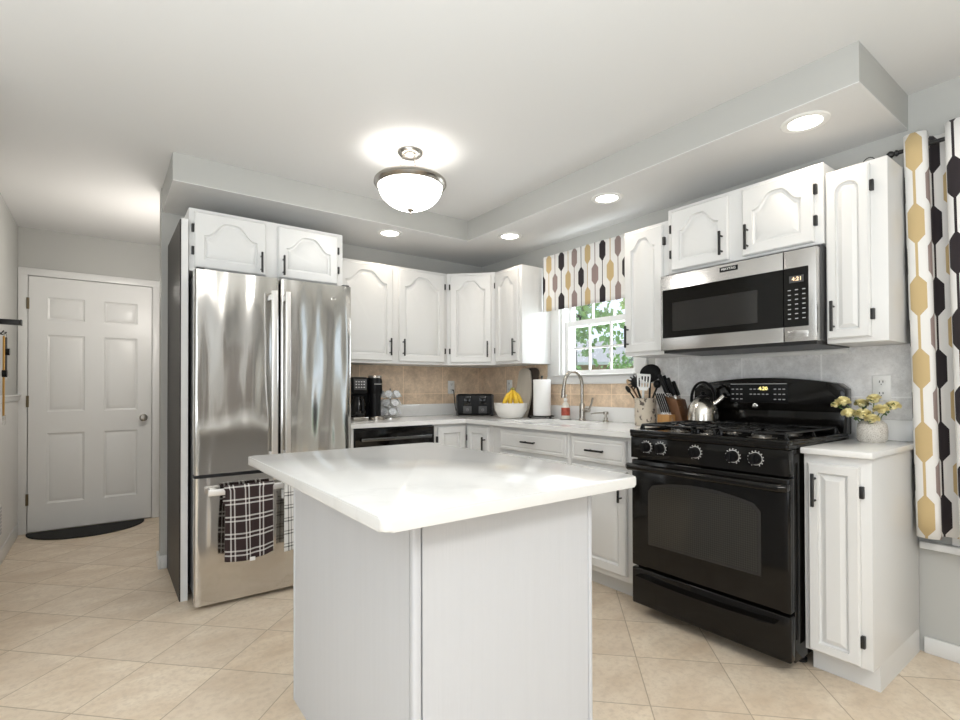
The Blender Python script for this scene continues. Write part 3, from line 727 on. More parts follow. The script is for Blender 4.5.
MB().box(.272, .33, -.0022, .0, .272, .302).build('display', DKGREY, cg)
text('clock_digits', '4:21', .024, (.303, -.0026, .287), DIGIT, cg, depth=.0003)
b = MB()
for r_ in range(7):
    for q in range(3):
        x = .272+.029*q; b.box(x-.006, x+.006, -.0022, -.001, .112+.021*r_, .1155+.021*r_)
b.build('key_legends', GREYPL, cg)
MB().prism(rrect(.264, .345, .028, .060, .003), -.003, .01, bev=.001).build('door_release', STEEL, mp)
tag(MB().box(-.021, -.0085, -2.93, -2.185, 1.308, 1.330, .002).build('wall_strip', WHPL), 'white mounting strip on the tile just under the microwave', 'strip')

# ------------------------------------------------------------------ ceiling lamp and downlights
cl = thing('ceiling_lamp', 'semi-flush nickel ceiling lamp with a frosted glass bowl', 'lamp', (-1.52, -1.38, 2.44))
MB().lathe([(0, 0), (.07, 0), (.068, -.012), (.055, -.026), (.035, -.034), (0, -.036)], 32).build('canopy', NICKEL, cl)
for a in range(3):
    an = radians(30+120*a); c_, s_ = cos(an), sin(an); b = MB(); z0, z1 = -.022, -.165
    for i in range(8):
        f = i/8; p = Vector((c_*(.045+.02*f), s_*(.045+.02*f), z0+(z1-z0)*(f+.06))); rr = .0085
        pts = []
        for q in range(10):
            t_ = 2*pi*q/10
            pts.append(p + (Vector((c_, s_, 0)) if i % 2 else Vector((-s_, c_, 0)))*(rr*.6*cos(t_)) + Vector((0, 0, 1.25*rr*sin(t_))))
        b.tube(pts, .0018, 5, closed=True)
    b.build('chain', NICKEL, cl)
MB().lathe([(.165, -.150), (.182, -.152), (.196, -.166), (.197, -.180), (.188, -.192), (.176, -.197), (.172, -.190), (.168, -.165)], 48, cap=False).build('rim', NICKEL, cl)
MB().lathe([(0, -.168), (.135, -.168), (.138, -.164), (.135, -.160), (0, -.160)], 32).build('light_shield', NICKEL, cl)  # disc added inside the rim to block the bowl's upward light
prof = [(.172*cos(a), -.190-.128*sin(a)) for a in [pi/2*i/14 for i in range(14)]] + [(0, -.318)]
MB().lathe(prof, 48, cap=False).build('glass_bowl', BOWLM, cl)
MB().lathe([(0, -.345), (.004, -.343), (.006, -.338), (.004, -.332), (.012, -.326), (.022, -.320), (.02, -.314), (0, -.312)], 20).build('finial', NICKEL, cl)
def lamp(name, typ, loc, energy, col, size=.05, **kw):
    l = bpy.data.lights.new(name, typ); l.energy = energy; l.color = col; l.shadow_soft_size = size
    for k_, v in kw.items(): setattr(l, k_, v)
    o = bpy.data.objects.new(name, l); COL.objects.link(o); o.location = loc; return o
lamp('ceiling_lamp_bulb', 'POINT', (-1.52, -1.38, 2.35), .7, (1, 0.95, 0.88), .06)
lamp('hall_ceiling_lamp', 'POINT', (-2.47, .45, 1.85), 18, (1, 0.94, 0.87), .16)
for (x, y), lab in (((-.449, -2.916), 'round recessed downlight above the slim cabinet and curtain'), ((-.443, -1.843), 'round recessed downlight above the cabinet left of the microwave'),
                    ((-.425, -.916), 'round recessed downlight in front of the patterned valance'), ((-1.184, -.457), 'round recessed downlight above the two-door wall cabinet')):
    t = thing('downlight', lab, 'light', (x, y, HS), 0, 'recessed soffit downlights')
    MB().lathe([(.062, -.001), (.066, -.006), (.088, -.005), (.092, -.001), (.092, 0), (.062, 0)], 36, cap=False).build('trim_ring', WHPL, t)
    MB().lathe([(0, -.0025), (.064, -.0025), (.064, -.0005), (0, -.0005)], 32).build('lens', LAMPW, t)
    s_ = lamp('downlight_beam', 'SPOT', (x, y, HS-.02), 4.2, (1, 0.84, 0.66), .06, spot_size=radians(150), spot_blend=0.9)

# ------------------------------------------------------------------ valance, long curtain, rod
va = thing('window_valance', 'hexagon-patterned valance over the sink window', 'valance', (0, 0, 0))
def vfn(u, v):
    y = -.938-.79*u
    return (-.11-.004*sin(u*34)*(.35+.65*(1-v)) - .003*sin(u*13), y, 1.736+.425*v)
MB().sheet(vfn, 110, 12, lambda u, v: (u*.79+.065*5.42, v*.425+.105)).build('cloth', VALM, va, solid=.003, recalc=False, angle=180)
MB().cyl((-.098, -.945, 2.145), (-.098, -1.72, 2.145), .006, n=10).build('rod', BLACKM, va)
for y in (-.96, -1.70): MB().box(-.098, -.001, y-.005, y+.005, 2.139, 2.151).build('bracket', BLACKM, va)

rod = thing('curtain_rod', 'black curtain rod with a finial beside the slim wall cabinet', 'curtain rod', (-.09, -3.12, 2.165))
MB().cyl((0, -.02, 0), (0, -2.1, 0), .009, n=12).build('pole', BLACKM, rod)
for y, s_ in ((-.02, 1), (-2.1, -1)): MB().lathe([(0, -.004), (.012, -.002), (.014, .004), (.008, .010), (.014, .018), (.016, .026), (.010, .036), (0, .04)], 16, tr(0, y, 0) @ rotm('X', -s_*pi/2)).build('finial', BLACKM, rod)
MB().box(-.004, .081, -.075, -.065, -.012, .006).lathe([(0, 0), (.018, 0), (.018, .006), (0, .006)], 14, tr(.083, -.07, 0) @ rotm('Y', -pi/2)).build('bracket', BLACKM, rod)

NF, LAM, AMP, PEAK, CY0, CY1 = 640, .134, .056, -3.206, -3.169, -3.72
def fold_path(n=NF):
    pts = []; acc = [0]
    for i in range(n+1):
        y = CY0+(CY1-CY0)*i/n; ph = 2*pi*(PEAK-y)/LAM
        pts.append((-.088-AMP*cos(ph)+.006*sin(ph*.5+1), y-.018*sin(2*ph)))
    for a, b in zip(pts, pts[1:]): acc.append(acc[-1]+sqrt((a[0]-b[0])**2+(a[1]-b[1])**2))
    return pts, acc
FP, FA = fold_path()
UPK = FA[int((CY0-PEAK)/(CY0-CY1)*NF)]
def cfn(u, v):
    i = min(int(u*NF+.5), NF); x, y = FP[i]; fl = 1-v
    return (-.088+(x+.088)*(1-.12*fl), y-.030*fl, .522+1.69*v)
cu = thing('curtain', 'long hexagon-patterned grommet curtain at the right edge', 'curtain', (0, 0, 0))
MB().sheet(cfn, NF, 16, lambda u, v: (FA[min(int(u*NF+.5), NF)]-UPK+.064*6.5, v*1.69+.06)).build('cloth', CURM, cu, solid=.003, recalc=False, angle=180)
for i in range(9):
    yg = PEAK-LAM*(.25+.5*i)
    pts = [(-.09+.022*cos(2*pi*q/20), yg, 2.165+.022*sin(2*pi*q/20)) for q in range(20)]
    MB().tube(pts, .004, 8, closed=True).build('grommet', NICKEL, cu)
wl = MB(); wl.tube([(-.22, -3.075+.030*cos(pi*i/16), 2.0855+.048*sin(pi*i/16)) for i in range(17)], .002, 8)
tag(wl.build('wire_loop', BLACKM), 'thin black wire loop standing on the slim wall cabinet beside the curtain', 'wire')

# ------------------------------------------------------------------ things on the counters
CT = .912
def outlet(lab, M):
    t = thing('wall_outlet', lab, 'outlet'); t.matrix_world = M
    MB().box(-.035, .035, -.006, 0, -.058, .058, .003).build('cover_plate', WHPL, t)
    for z in (-.026, .026):
        f = MB().lathe([(0, 0), (.0165, 0), (.0165, .003), (0, .003)], 20, tr(0, -.006, z) @ rotm('X', pi/2)).build('socket', WHPL, t)
        MB().box(-.008, -.005, -.0098, -.0088, z-.002, z+.008).box(.005, .008, -.0098, -.0088, z-.002, z+.008).box(-.002, .002, -.0098, -.0088, z-.011, z-.007).build('slot', BLACKM, f)
    return t
outlet('white wall outlet with the toaster plugged in, above the back counter', tr(-.36, -.0085, 1.155))
outlet('white wall outlet on the wall tile above the fruit bowl', tr(-.0085, -.41, 1.16) @ rotm('Z', -pi/2))
outlet('white wall outlet on the wall tile above the yellow flowers', tr(-.0085, -3.055, 1.142) @ rotm('Z', -pi/2))

# coffee maker (dual brewer)
cm = thing('coffee_maker', 'black dual coffee maker beside the refrigerator', 'coffee maker', (-1.28, -.25, CT))
MB().box(-.15, .10, -.02, .15, 0, .315, .012, 3).build('body', BLKSAT, cm)
MB().box(-.15, -.035, -.13, .0, 0, .03, .008).build('carafe_plate', NICKEL, cm)
ca = MB().lathe([(0, .032), (.05, .032), (.058, .06), (.058, .12), (.042, .165), (.044, .178), (0, .178)], 28, tr(-.09, -.07, 0)).build('carafe', BLKGL, cm)
MB().tube([(-.09, -.125, .165), (-.09, -.15, .15), (-.09, -.15, .08), (-.09, -.126, .06)], .007, 8).build('carafe_handle', BLKSAT, ca)
MB().box(-.15, -.035, -.11, .0, .20, .318, .012, 3).build('brew_head', BLKSAT, cm)
dp = MB().box(-.14, -.045, -.114, -.108, .225, .30, .004).build('control_display', DKGREY, cm)
b = MB()
for x in (-.125, -.105, -.085, -.065):
    for z in (.243, .264, .283): b.box(x-.004, x+.004, -.1155, -.1135, z-.003, z+.003)
b.build('key_legends', WHPL, dp)
MB().lathe([(0, 0), (.045, 0), (.045, .18), (0, .18)], 28, tr(.05, -.045, .02)).build('pod_tower', BLKSAT, cm)
MB().lathe([(0, .195), (.052, .195), (.055, .21), (.055, .29), (.05, .31), (0, .31)], 30, tr(.05, -.045, 0)).build('pod_head', BLKSAT, cm)
MB().lathe([(.0, .312), (.05, .312), (.05, .325), (.045, .33), (0, .33)], 30, tr(.05, -.045, 0)).build('pod_lid', NICKEL, cm)
MB().lathe([(0, 0), (.062, 0), (.062, .022), (.055, .028), (0, .028)], 30, tr(.05, -.07, 0)).build('drip_tray', NICKEL, cm)
MB().box(.02, .08, -.1025, -.098, .262, .272).build('front_band', CHROME, cm)

# pod carousel
cr = thing('pod_carousel', 'wire carousel of coffee pods beside the coffee maker', 'carousel', (-1.06, -.21, CT))
MB().lathe([(0, 0), (.075, 0), (.075, .008), (.02, .012), (0, .012)], 28).build('base', CHROME, cr)
b = MB().cyl((0, 0, .01), (0, 0, .235), .005, n=10)
for lv in range(3):
    z = .045+.068*lv
    b.tube([(.052*cos(2*pi*q/24), .052*sin(2*pi*q/24), z-.022) for q in range(24)], .0022, 6, closed=True)
    for q in range(4): b.tube([(0, 0, z-.022), (.052*cos(q*pi/2), .052*sin(q*pi/2), z-.022)], .002, 6)
b.build('wire_frame', CHROME, cr)
pod0 = None
for lv in range(3):
    for q in range(7):
        an = 2*pi*q/7+.25*lv
        if pod0 is None:
            pod0 = thing('coffee_pod', 'single-serve coffee pod with silver blue lid in the wire carousel', 'coffee pod', group='coffee pods in the carousel')
            MB().lathe([(0, -.02), (.018, -.02), (.025, .018), (0, .018)], 18).build('cup', PODW, pod0)
            MB().lathe([(0, .0185), (.029, .0185), (.029, .021), (0, .0215)], 20).build('lid', FOIL, pod0); p_ = pod0
        else: p_ = copy_tree(pod0)
        p_.matrix_world = tr(-1.06+.058*cos(an), -.21+.058*sin(an), CT+.048+.068*lv) @ rotm('Z', an) @ rotm('Y', radians(62))

# toaster with cord
ts = thing('toaster', 'wide black toaster in the corner of the counter', 'toaster', (-.275, -.262, CT), radians(-40))
MB().box(-.155, .155, -.10, .10, .008, .185, .02, 4).build('body', BLKSAT, ts)
for x in (-.145, .145): MB().box(x-.012, x+.012, -.096, .096, .0, .178, .008, 3).build('end_cap', DKGREY, ts)
for x in (-.06, .07):
    MB().box(x-.03, x+.03, -.103, -.099, .09, .17, .002).build('lever_slot', BLKGL, ts)
    MB().box(x-.02, x+.02, -.118, -.100, .14, .15, .003).build('lever', BLKSAT, ts)
    MB().box(x-.035, x+.035, -.1035, -.099, .02, .082, .003).build('control_panel', DKGREY, ts)
    MB().lathe([(0, 0), (.012, 0), (.011, .012), (0, .013)], 16, tr(x, -.1035, .05) @ rotm('X', pi/2)).build('dial', pm('toaster_dial', (0.12, 0.12, 0.12, 1), 0.4), ts)
for x in (-.075, -.025, .03, .085): MB().box(x-.014, x+.014, -.075, .075, .1845, .1862).build('bread_slot', BLACKM, ts)
MB().tube([(-.357, -.019, 1.13), (-.357, -.045, 1.13), (-.362, -.06, 1.10), (-.362, -.07, 1.02), (-.355, -.08, .95), (-.34, -.11, .93), (-.33, -.17, .935)], .004, 8).build('cord_tmp', BLACKM)
o = bpy.data.objects['cord_tmp']; o.name = 'power_cord'; tag(o, 'black power cord from the outlet down to the toaster', 'cord')

# boards leaning behind the bowl
b = MB().prism([(-.09, 0)]+[(.085+.02*sin(i/12*pi), i/12*.30) for i in range(13)]+[(.06, .38), (.02, .405), (-.04, .405), (-.075, .38)], 0, .016, bev=.003)
o = tag(b.build('cutting_board', BOARD), 'pale cutting board leaning against the tile behind the fruit bowl', 'cutting board'); o.matrix_world = tr(-.125, -.665, CT) @ rotm('Z', -pi/2) @ rotm('X', radians(-10))
b = MB().prism(rrect(-.075, .075, 0, .405, .045), 0, .014, bev=.003)
o = tag(b.build('serving_tray', TRAYM), 'dark serving board leaning behind the pale cutting board', 'tray'); o.matrix_world = tr(-.092, -.725, CT) @ rotm('Z', -pi/2) @ rotm('X', radians(-9))

# fruit bowl and bananas
fb = MB().lathe([(0, 0), (.085, 0), (.105, .012), (.135, .06), (.148, .118), (.143, .118), (.13, .064), (.10, .02), (0, .012)], 40)
o = tag(fb.build('fruit_bowl', FRUITB), 'white textured fruit bowl holding bananas', 'bowl'); o.location = (-.30, -.772, CT); o.scale = (.92, .92, 1)
bn = thing('banana_bunch', 'bunch of yellow bananas standing in the white bowl', 'bananas', (-.30, -.772, CT), radians(-36))
for i, l_ in enumerate((-.058, -.02, .02, .055)):
    pts = []; rr = []
    for q in range(13):
        f = q/12
        pts.append((.012+l_*(.10+1.15*sin(pi*.55*f)), -.005-.052*sin(pi*f*.8)+.01*(i % 2), .222-.155*f)); rr.append(.0065 if f < .12 else .0175*min(1, (f-.06)*5)*(1 if f < .85 else (1-f)*4.5+.32))
    bb = MB().tube(pts, rr, 10).build('banana', YELLOW, bn)
    MB().tube([pts[-1], (pts[-1][0]*1.02, pts[-1][1]*1.02, pts[-1][2]-.006)], .006, 8).build('tip', BANTIP, bb)
MB().ball((.012, -.003, .226), .014, 2, (1.3, 1, 1.0)).build('crown', BANTIP, bn)

# paper towel
ph = thing('paper_towel_holder', 'black wire paper towel holder near the sink', 'paper towel holder', (-.15, -.965, CT))
b = MB().tube([(.092*cos(2*pi*q/28), .092*sin(2*pi*q/28), .018) for q in range(28)], .004, 8, closed=True)
for q in range(3):
    a = 2*pi*q/3+.5; b.tube([(0, 0, .018), (.092*cos(a), .092*sin(a), .018)], .004, 8); b.ball((.092*cos(a), .092*sin(a), .011), .011, 2)
b.build('base', BLACKM, ph); MB().cyl((0, 0, .018), (0, 0, .315), .005, n=10).ball((0, 0, .32), .01, 2).build('spindle', BLACKM, ph)
pr = tag(MB().lathe([(.018, .024), (.066, .024), (.068, .028), (.068, .296), (.066, .30), (.018, .30)], 36).build('paper_towel_roll', PAPER), 'white paper towel roll on the black wire holder', 'paper towel'); pr.location = (-.15, -.965, CT)

# soap bottle
sp_ = thing('soap_bottle', 'clear soap bottle with red label between towel roll and faucet', 'bottle', (-.10, -1.165, CT))
MB().lathe([(0, 0), (.03, 0), (.032, .01), (.032, .085), (.024, .115), (.012, .13), (.012, .14), (0, .14)], 24).build('bottle_body', pm('clear_soap', (0.70, 0.68, 0.62, 1), 0.2), sp_)
MB().lathe([(.0325, .03), (.0328, .032), (.0328, .086), (.0325, .088)], 24, cap=False).build('label_band', pm('red_label', (0.50, 0.09, 0.05, 1), 0.4, var=0.5, vs=40), sp_)
MB().lathe([(0, .14), (.014, .14), (.014, .155), (.006, .158), (.006, .175), (0, .175)], 18).box(-.035, .01, -.008, .008, .172, .186, .003).build('pump', WHPL, sp_)
MB().lathe([(0, 0), (.045, 0), (.045, .004), (0, .004)], 24, tr(0, 0, -.0001)).build('coaster', BLACKM, sp_)

# faucet and dispenser
fa = thing('kitchen_faucet', 'brushed nickel gooseneck faucet behind the sink', 'faucet', (-.085, -1.315, CT))
MB().lathe([(0, 0), (.027, 0), (.027, .006), (.021, .012), (.020, .11), (.015, .125), (0, .125)], 24).build('base', NICKEL, fa)
pts = [(0, 0, .11), (0, 0, .24)]+[(-.085+.085*cos(pi*i/16), .012*i/16, .255+.10*sin(pi*i/16)) for i in range(15)]+[(-.172, .015, .235), (-.176, .015, .20)]
MB().tube(pts, .0125, 14).build('spout', NICKEL, fa)
MB().tube([(-.174, .015, .225), (-.178, .015, .165)], [.0145, .0165], 14).build('spray_head', NICKEL, fa)
o = MB().cyl((0, -.015, .075), (0, -.065, .075), .016, n=14).build('valve', NICKEL, fa)
MB().tube([(0, -.06, .075), (0, -.085, .115), (0, -.10, .165)], [.007, .007, .008], 10).build('lever', NICKEL, o)
sd_ = thing('soap_dispenser', 'small nickel soap pump right of the faucet', 'soap dispenser', (-.085, -1.53, CT))
MB().lathe([(0, 0), (.022, 0), (.022, .005), (.014, .012), (.014, .03), (0, .03)], 20).build('collar', NICKEL, sd_)
MB().lathe([(0, .03), (.008, .03), (.008, .05), (.018, .052), (.018, .07), (0, .072)], 20).tube([(0, 0, .062), (-.05, .045, .06), (-.075, .07, .054)], .005, 8).build('pump', NICKEL, sd_)

# utensil crock and utensils
CX, CY = -.135, -1.885
cr_ = tag(MB().lathe([(0, 0), (.062, 0), (.066, .004), (.066, .16), (.068, .165), (.068, .17), (.060, .17), (.059, .01), (0, .008)], 36).build('utensil_crock', CROCK), 'cream crock with brown floral pattern holding utensils', 'crock'); cr_.location = (CX, CY, CT)
def utensil(name, label, dx, dy, tx, ty, L, parts, twist=0.0):
    """tx/ty lean toward world +x / +y; each utensil is modelled along +z, face to -x"""
    t = thing(name, label, 'utensil'); ax = Vector((tx, ty, 1)).normalized()
    q = Vector((0, 0, 1)).rotation_difference(ax)
    t.matrix_world = tr(CX+dx, CY+dy, CT+.014) @ q.to_matrix().to_4x4() @ rotm('Z', twist)
    for nm, mb, mat in parts: mb.build(nm, mat, t)
    return t
def blade(poly, y0=-.003, y1=.003): return MB(None).prism(poly, y0, y1, rotm('Z', -pi/2), .0012)
def ell(cx, cz, a, b, n=24): return [(cx+a*cos(2*pi*i/n), cz+b*sin(2*pi*i/n)) for i in range(n)]
def reach(h0, y1, z1, x0=0.0, x1=-.01):
    """start offset and lean so that the head ends y1 to the left, z1 above the crock's floor"""
    return dict(dx=x0, dy=h0, tx=(x1-x0)/z1, ty=(y1-h0)/z1)
mb = MB(); R_ = rotm('Z', -pi/2)
mb.prism([(-.022, .205), (.022, .205), (.036, .226), (-.036, .226)], -.0015, .0015, R_).prism([(-.042, .293), (.042, .293), (.040, .307), (-.044, .307)], -.0015, .0015, R_)
for i in range(5): x = -.034+.017*i; mb.prism([(x-.0042, .225), (x+.0042, .225), (x*1.12+.0042, .294), (x*1.12-.0042, .294)], -.0015, .0015, R_)
utensil('slotted_turner', 'white slotted turner in the middle of the utensil crock', parts=[('handle', MB().cyl((0, 0, 0), (0, 0, .208), .007, n=10), WHPL), ('slotted_blade', mb, WHPL)], L=.3, twist=.3, **reach(.005, -.02, .28, -.03, -.045))
sk_ = MB().lathe([(0, -.012), (.034, -.009), (.060, .0), (.064, .004), (.059, .004), (.034, -.005), (0, -.008)], 28, tr(0, 0, .31) @ rotm('X', radians(25)) @ rotm('Y', radians(-62)))
utensil('skimmer_spoon', 'large round black skimmer behind the white turner', parts=[('handle', MB().cyl((0, 0, 0), (0, 0, .255), .006, n=10), BLKSAT), ('skimmer_bowl', sk_, BLKSAT)], L=.3, twist=.2, **reach(.0, -.012, .31, .03, .035))
pf = MB().ball((0, 0, .268), .036, 2, (.45, .85, 1.0))
for i in range(11): a = 2*pi*i/11; pf.cyl((0, .026*cos(a), .268+.030*sin(a)), (-.018, .039*cos(a), .268+.046*sin(a)), .0055, .003, n=8)
utensil('pasta_fork', 'black toothed pasta fork leaning left in the crock', parts=[('handle', MB().cyl((0, 0, 0), (0, 0, .24), .007, n=10), BLKSAT), ('fork_head', pf, BLKSAT)], L=.3, twist=.3, **reach(-.03, .058, .27, -.01, -.03))
ws = MB().ball((0, 0, .315), .032, 2, (.3, .55, 1.0))
utensil('wooden_spoon', 'wooden spoon leaning farthest left in the crock', parts=[('handle', MB().cyl((0, 0, 0), (0, 0, .30), .006, n=10), WALNUT), ('spoon_bowl', ws, pm('pale_wood', (0.42, 0.30, 0.18, 1), 0.5))], L=.3, **reach(-.055, .165, .29, .0, .02))
utensil('black_spoon', 'small black spoon below the wooden spoon in the crock', parts=[('handle', MB().cyl((0, 0, 0), (0, 0, .26), .005, n=10), BLKSAT), ('spoon_bowl', MB().ball((0, 0, .272), .028, 2, (.3, .55, 1)), BLKSAT)], L=.3, **reach(-.055, .150, .25, -.01, -.02))
utensil('black_ladle', 'black ladle leaning right out of the crock', parts=[('handle', MB().cyl((0, 0, 0), (0, 0, .25), .006, n=10), BLKSAT), ('ladle_bowl', MB().ball((-.01, 0, .265), .030, 2, (.8, .85, .9)), BLKSAT)], L=.3, **reach(.035, -.075, .25, .02, .03))

# knife block
KX, KY = -.15, -2.098
KM = tr(KX, KY, CT) @ rotm('Z', -pi/2)
kb = thing('knife_block', 'wooden knife block full of black-handled knives left of the kettle', 'knife block', (KX, KY, CT), -pi/2)
MB().prism([(-.052, 0), (.028, 0), (.028, .078), (-.052, .078)], -.10, .03, bev=.003).build('steak_knife_stand', WOOD, kb)
MB().prism([(.012, 0), (.085, 0), (.035, .165), (-.045, .185)], -.04, .055, bev=.004).build('block', WALNUT, kb)
def knife(k, M, L, w, lab):
    t = thing(k, lab, 'knife', group='knives in the wooden block'); t.matrix_world = M
    MB().box(-w, w, -w*.75, w*.75, .008, L, .004, 3).build('handle', BLKSAT, t)
    MB().box(-w*.85, w*.85, -w*.5, w*.5, 0, .009, .002).build('bolster', CHROME, t)
    MB().box(-w*.7, w*.7, -.001, .001, -.08, 0).build('blade', CHROME, t)
lean = rotm('Y', radians(-24))
klab = ['tall knife at the front left of the knife block', 'second tall knife in the knife block', 'tall knife at the back of the knife block', 'short knife at the right of the knife block', 'short knife behind the right one in the block']
for (x, y, z, L), lb in zip(((-.030, -.028, .186, .13), (-.030, .008, .186, .125), (-.028, .038, .186, .11), (.014, -.022, .174, .11), (.014, .022, .174, .10)), klab):
    knife('kitchen_knife', KM @ tr(x, y, z+.006) @ lean, L, .0115, 'black-handled '+lb)
for i in range(5):
    knife('steak_knife', KM @ tr(-.036+.0135*i, -.072, .082) @ lean @ rotm('X', radians(-4)), .13, .0045, 'slim black steak knife in the front row of the knife block')

# kettle
ke = thing('tea_kettle', 'stainless whistling kettle with black arched handle on the range', 'kettle', (-.205, -2.305, .962), radians(-78))
MB().lathe([(0, 0), (.078, 0), (.083, .006), (.082, .035), (.076, .070), (.063, .103), (.044, .124), (.034, .129), (0, .130)], 44).build('body', KETM, ke)
MB().lathe([(0, .130), (.033, .130), (.029, .137), (.012, .141), (.009, .148), (.013, .156), (.009, .163), (0, .164)], 28).build('lid', BLKSAT, ke)
o = MB().tube([(.050, 0, .088), (.078, 0, .106), (.100, 0, .126)], [.021, .017, .013], 16).build('spout', KETM, ke)
MB().tube([(.095, 0, .121), (.112, 0, .138)], [.0165, .0155], 14).build('whistle_cap', CHROME, o)
MB().tube([(-.062*cos(pi*i/22), 0, .105+.108*sin(pi*i/22)**.8) for i in range(23)], .0075, 10, sx=1.5).build('handle', BLKSAT, ke)

# vase with yellow flowers
VX, VY, VZ = -.16, -3.06, .907
vs = tag(MB().lathe([(0, 0), (.046, 0), (.054, .012), (.056, .05), (.052, .078), (.038, .092), (.033, .098), (.030, .098), (.034, .09), (.046, .074), (.048, .02), (0, .012)], 36).build('flower_vase', VASE), 'round speckled ceramic vase on the end counter', 'vase'); vs.location = (VX, VY, VZ)
def flower(dx, dy, dz, r, lab):
    t = thing('carnation', lab, 'flower', (VX, VY, VZ), group='yellow flowers in the vase')
    top = Vector((dx, dy, dz)); b = MB()
    for i in range(64):
        a = random.uniform(0, 2*pi); c_ = random.uniform(-.35, 1); s_ = sqrt(1-c_*c_); n = Vector((s_*cos(a), s_*sin(a), c_*.8))
        p = top+n*r*.45; side = n.cross(Vector((.3, .2, 1))).normalized(); up = side.cross(n).normalized(); wv = r*.34
        q = [p-side*wv*.4, p+side*wv*.4, p+n*r*.55+side*wv+up*wv*random.uniform(-.5, .5), p+n*r*.68+up*wv*random.uniform(-.3, .5), p+n*r*.55-side*wv+up*wv*random.uniform(-.5, .5)]
        b.bm.faces.new([b.bm.verts.new(v) for v in q])
    b.ball(top, r*.62, 2, jit=.12)
    b.build('bloom', PETAL, t, recalc=False)
    base = Vector((dx*.10, dy*.10, .03)); mid = (base+top)*.5+Vector((dx*-.08, dy*-.08, .02))
    MB().tube([base, mid, top], .0022, 6).build('stem', STEMM, t)
    b = MB()
    for i in range(5):
        a = random.uniform(0, 2*pi); p = base.lerp(top, .66+.08*i); d_ = Vector((cos(a), sin(a), .5)).normalized(); s_ = d_.cross(Vector((0, 0, 1))).normalized()
        for k_ in (1,): b.bm.faces.new([b.bm.verts.new(v) for v in (p, p+d_*.018+s_*.008, p+d_*.042, p+d_*.018-s_*.008)])
    b.build('leaf', LEAFM, t, recalc=False)
fl = [(-.03, .100, .172, .030, 'yellow flower highest on the left of the vase'), (-.05, .070, .122, .028, 'yellow flower low on the left of the vase'), (-.045, .020, .120, .031, 'yellow flower low in front of the bouquet'),
      (.0, -.008, .185, .028, 'yellow flower at the top of the bouquet'), (-.02, -.040, .142, .029, 'yellow flower right of the middle of the bouquet'), (.01, -.072, .158, .026, 'yellow flower farthest right in the vase'),
      (-.055, -.016, .102, .026, 'yellow flower drooping over the vase rim'), (-.045, .122, .158, .018, 'small yellow bud farthest left in the vase'), (.02, .045, .165, .026, 'yellow flower at the back of the bouquet')]
for f in fl: flower(*f)

# ------------------------------------------------------------------ entry things
P = [(-.39*cos(pi*i/30), -.36*sin(pi*i/30)) for i in range(31)]
mt = tag(MB().slab([(p[0], p[1]) for p in P], .0005, .010, bev=.003).build('door_mat', MATM), 'black half-round mat at the foot of the entry door', 'mat'); mt.location = (-2.965, 1.53, 0)
vt = thing('floor_register', 'white wall vent grille low on the left wall', 'vent', (-3.406, .60, .295))
b = MB().box(0, .006, -.11, .11, -.105, .105, .002)
b.build('frame', WHPL, vt)
for i in range(8): MB().box(.005, .010, -.095, .095, -.085+.023*i, -.072+.023*i).build('louver', GREYPL, vt)
kr = thing('key_rack', 'black wall rack with one arm and key hooks on the left wall', 'key rack', (-3.414, .55, 1.5))
MB().box(0, .016, -.25, .02, -.02, .26, .003).build('back_plate', BLACKM, kr)
a_ = MB().box(0, .115, -.0, .045, .062, .095, .004).build('arm', BLACKM, kr)
MB().box(.1155, .124, .0, .045, .060, .097, .002).build('end_cap', DKGREY, a_)
for y in (-.10, .0): MB().tube([(.012, y, .0), (.04, y, -.005), (.052, y, .012)], .004, 8).build('hook', BLACKM, kr)
def keys(y, lab, strap, L):
    t = thing('key_ring', lab, 'keys', (-3.362, y, 1.505), group=None)
    MB().tube([(.0, .008*cos(2*pi*i/8)*.9, -.013+.016*sin(2*pi*i/8)) for i in range(8)], .0022, 6, closed=True).build('ring', CHROME, t)
    MB().box(-.004, .004, -.016, .016, -L, -.028, .002).build('strap', strap, t)
    MB().lathe([(0, -.012), (.022, -.012), (.022, .012), (0, .012)], 18, tr(.006, -.014, -L*.5) @ rotm('Y', pi/2)).build('fob', BLKSAT, t)
    for j, a in enumerate((-12, 10, 25)):
        M = tr(.006*j-.004, 0, -L) @ rotm('X', radians(a)); MB().box(-.0012, .0012, -.012, .012, -.028, 0, .001, M=M).box(-.0012, .0012, -.005, .005, -.06, -.026, M=M).build('key', CHROME, t)
keys(.45, 'keys on an ochre strap hanging from the black wall rack', LANYARD, .52)
keys(.55, 'keys with a black fob hanging from the black wall rack', DKGREY, .24)

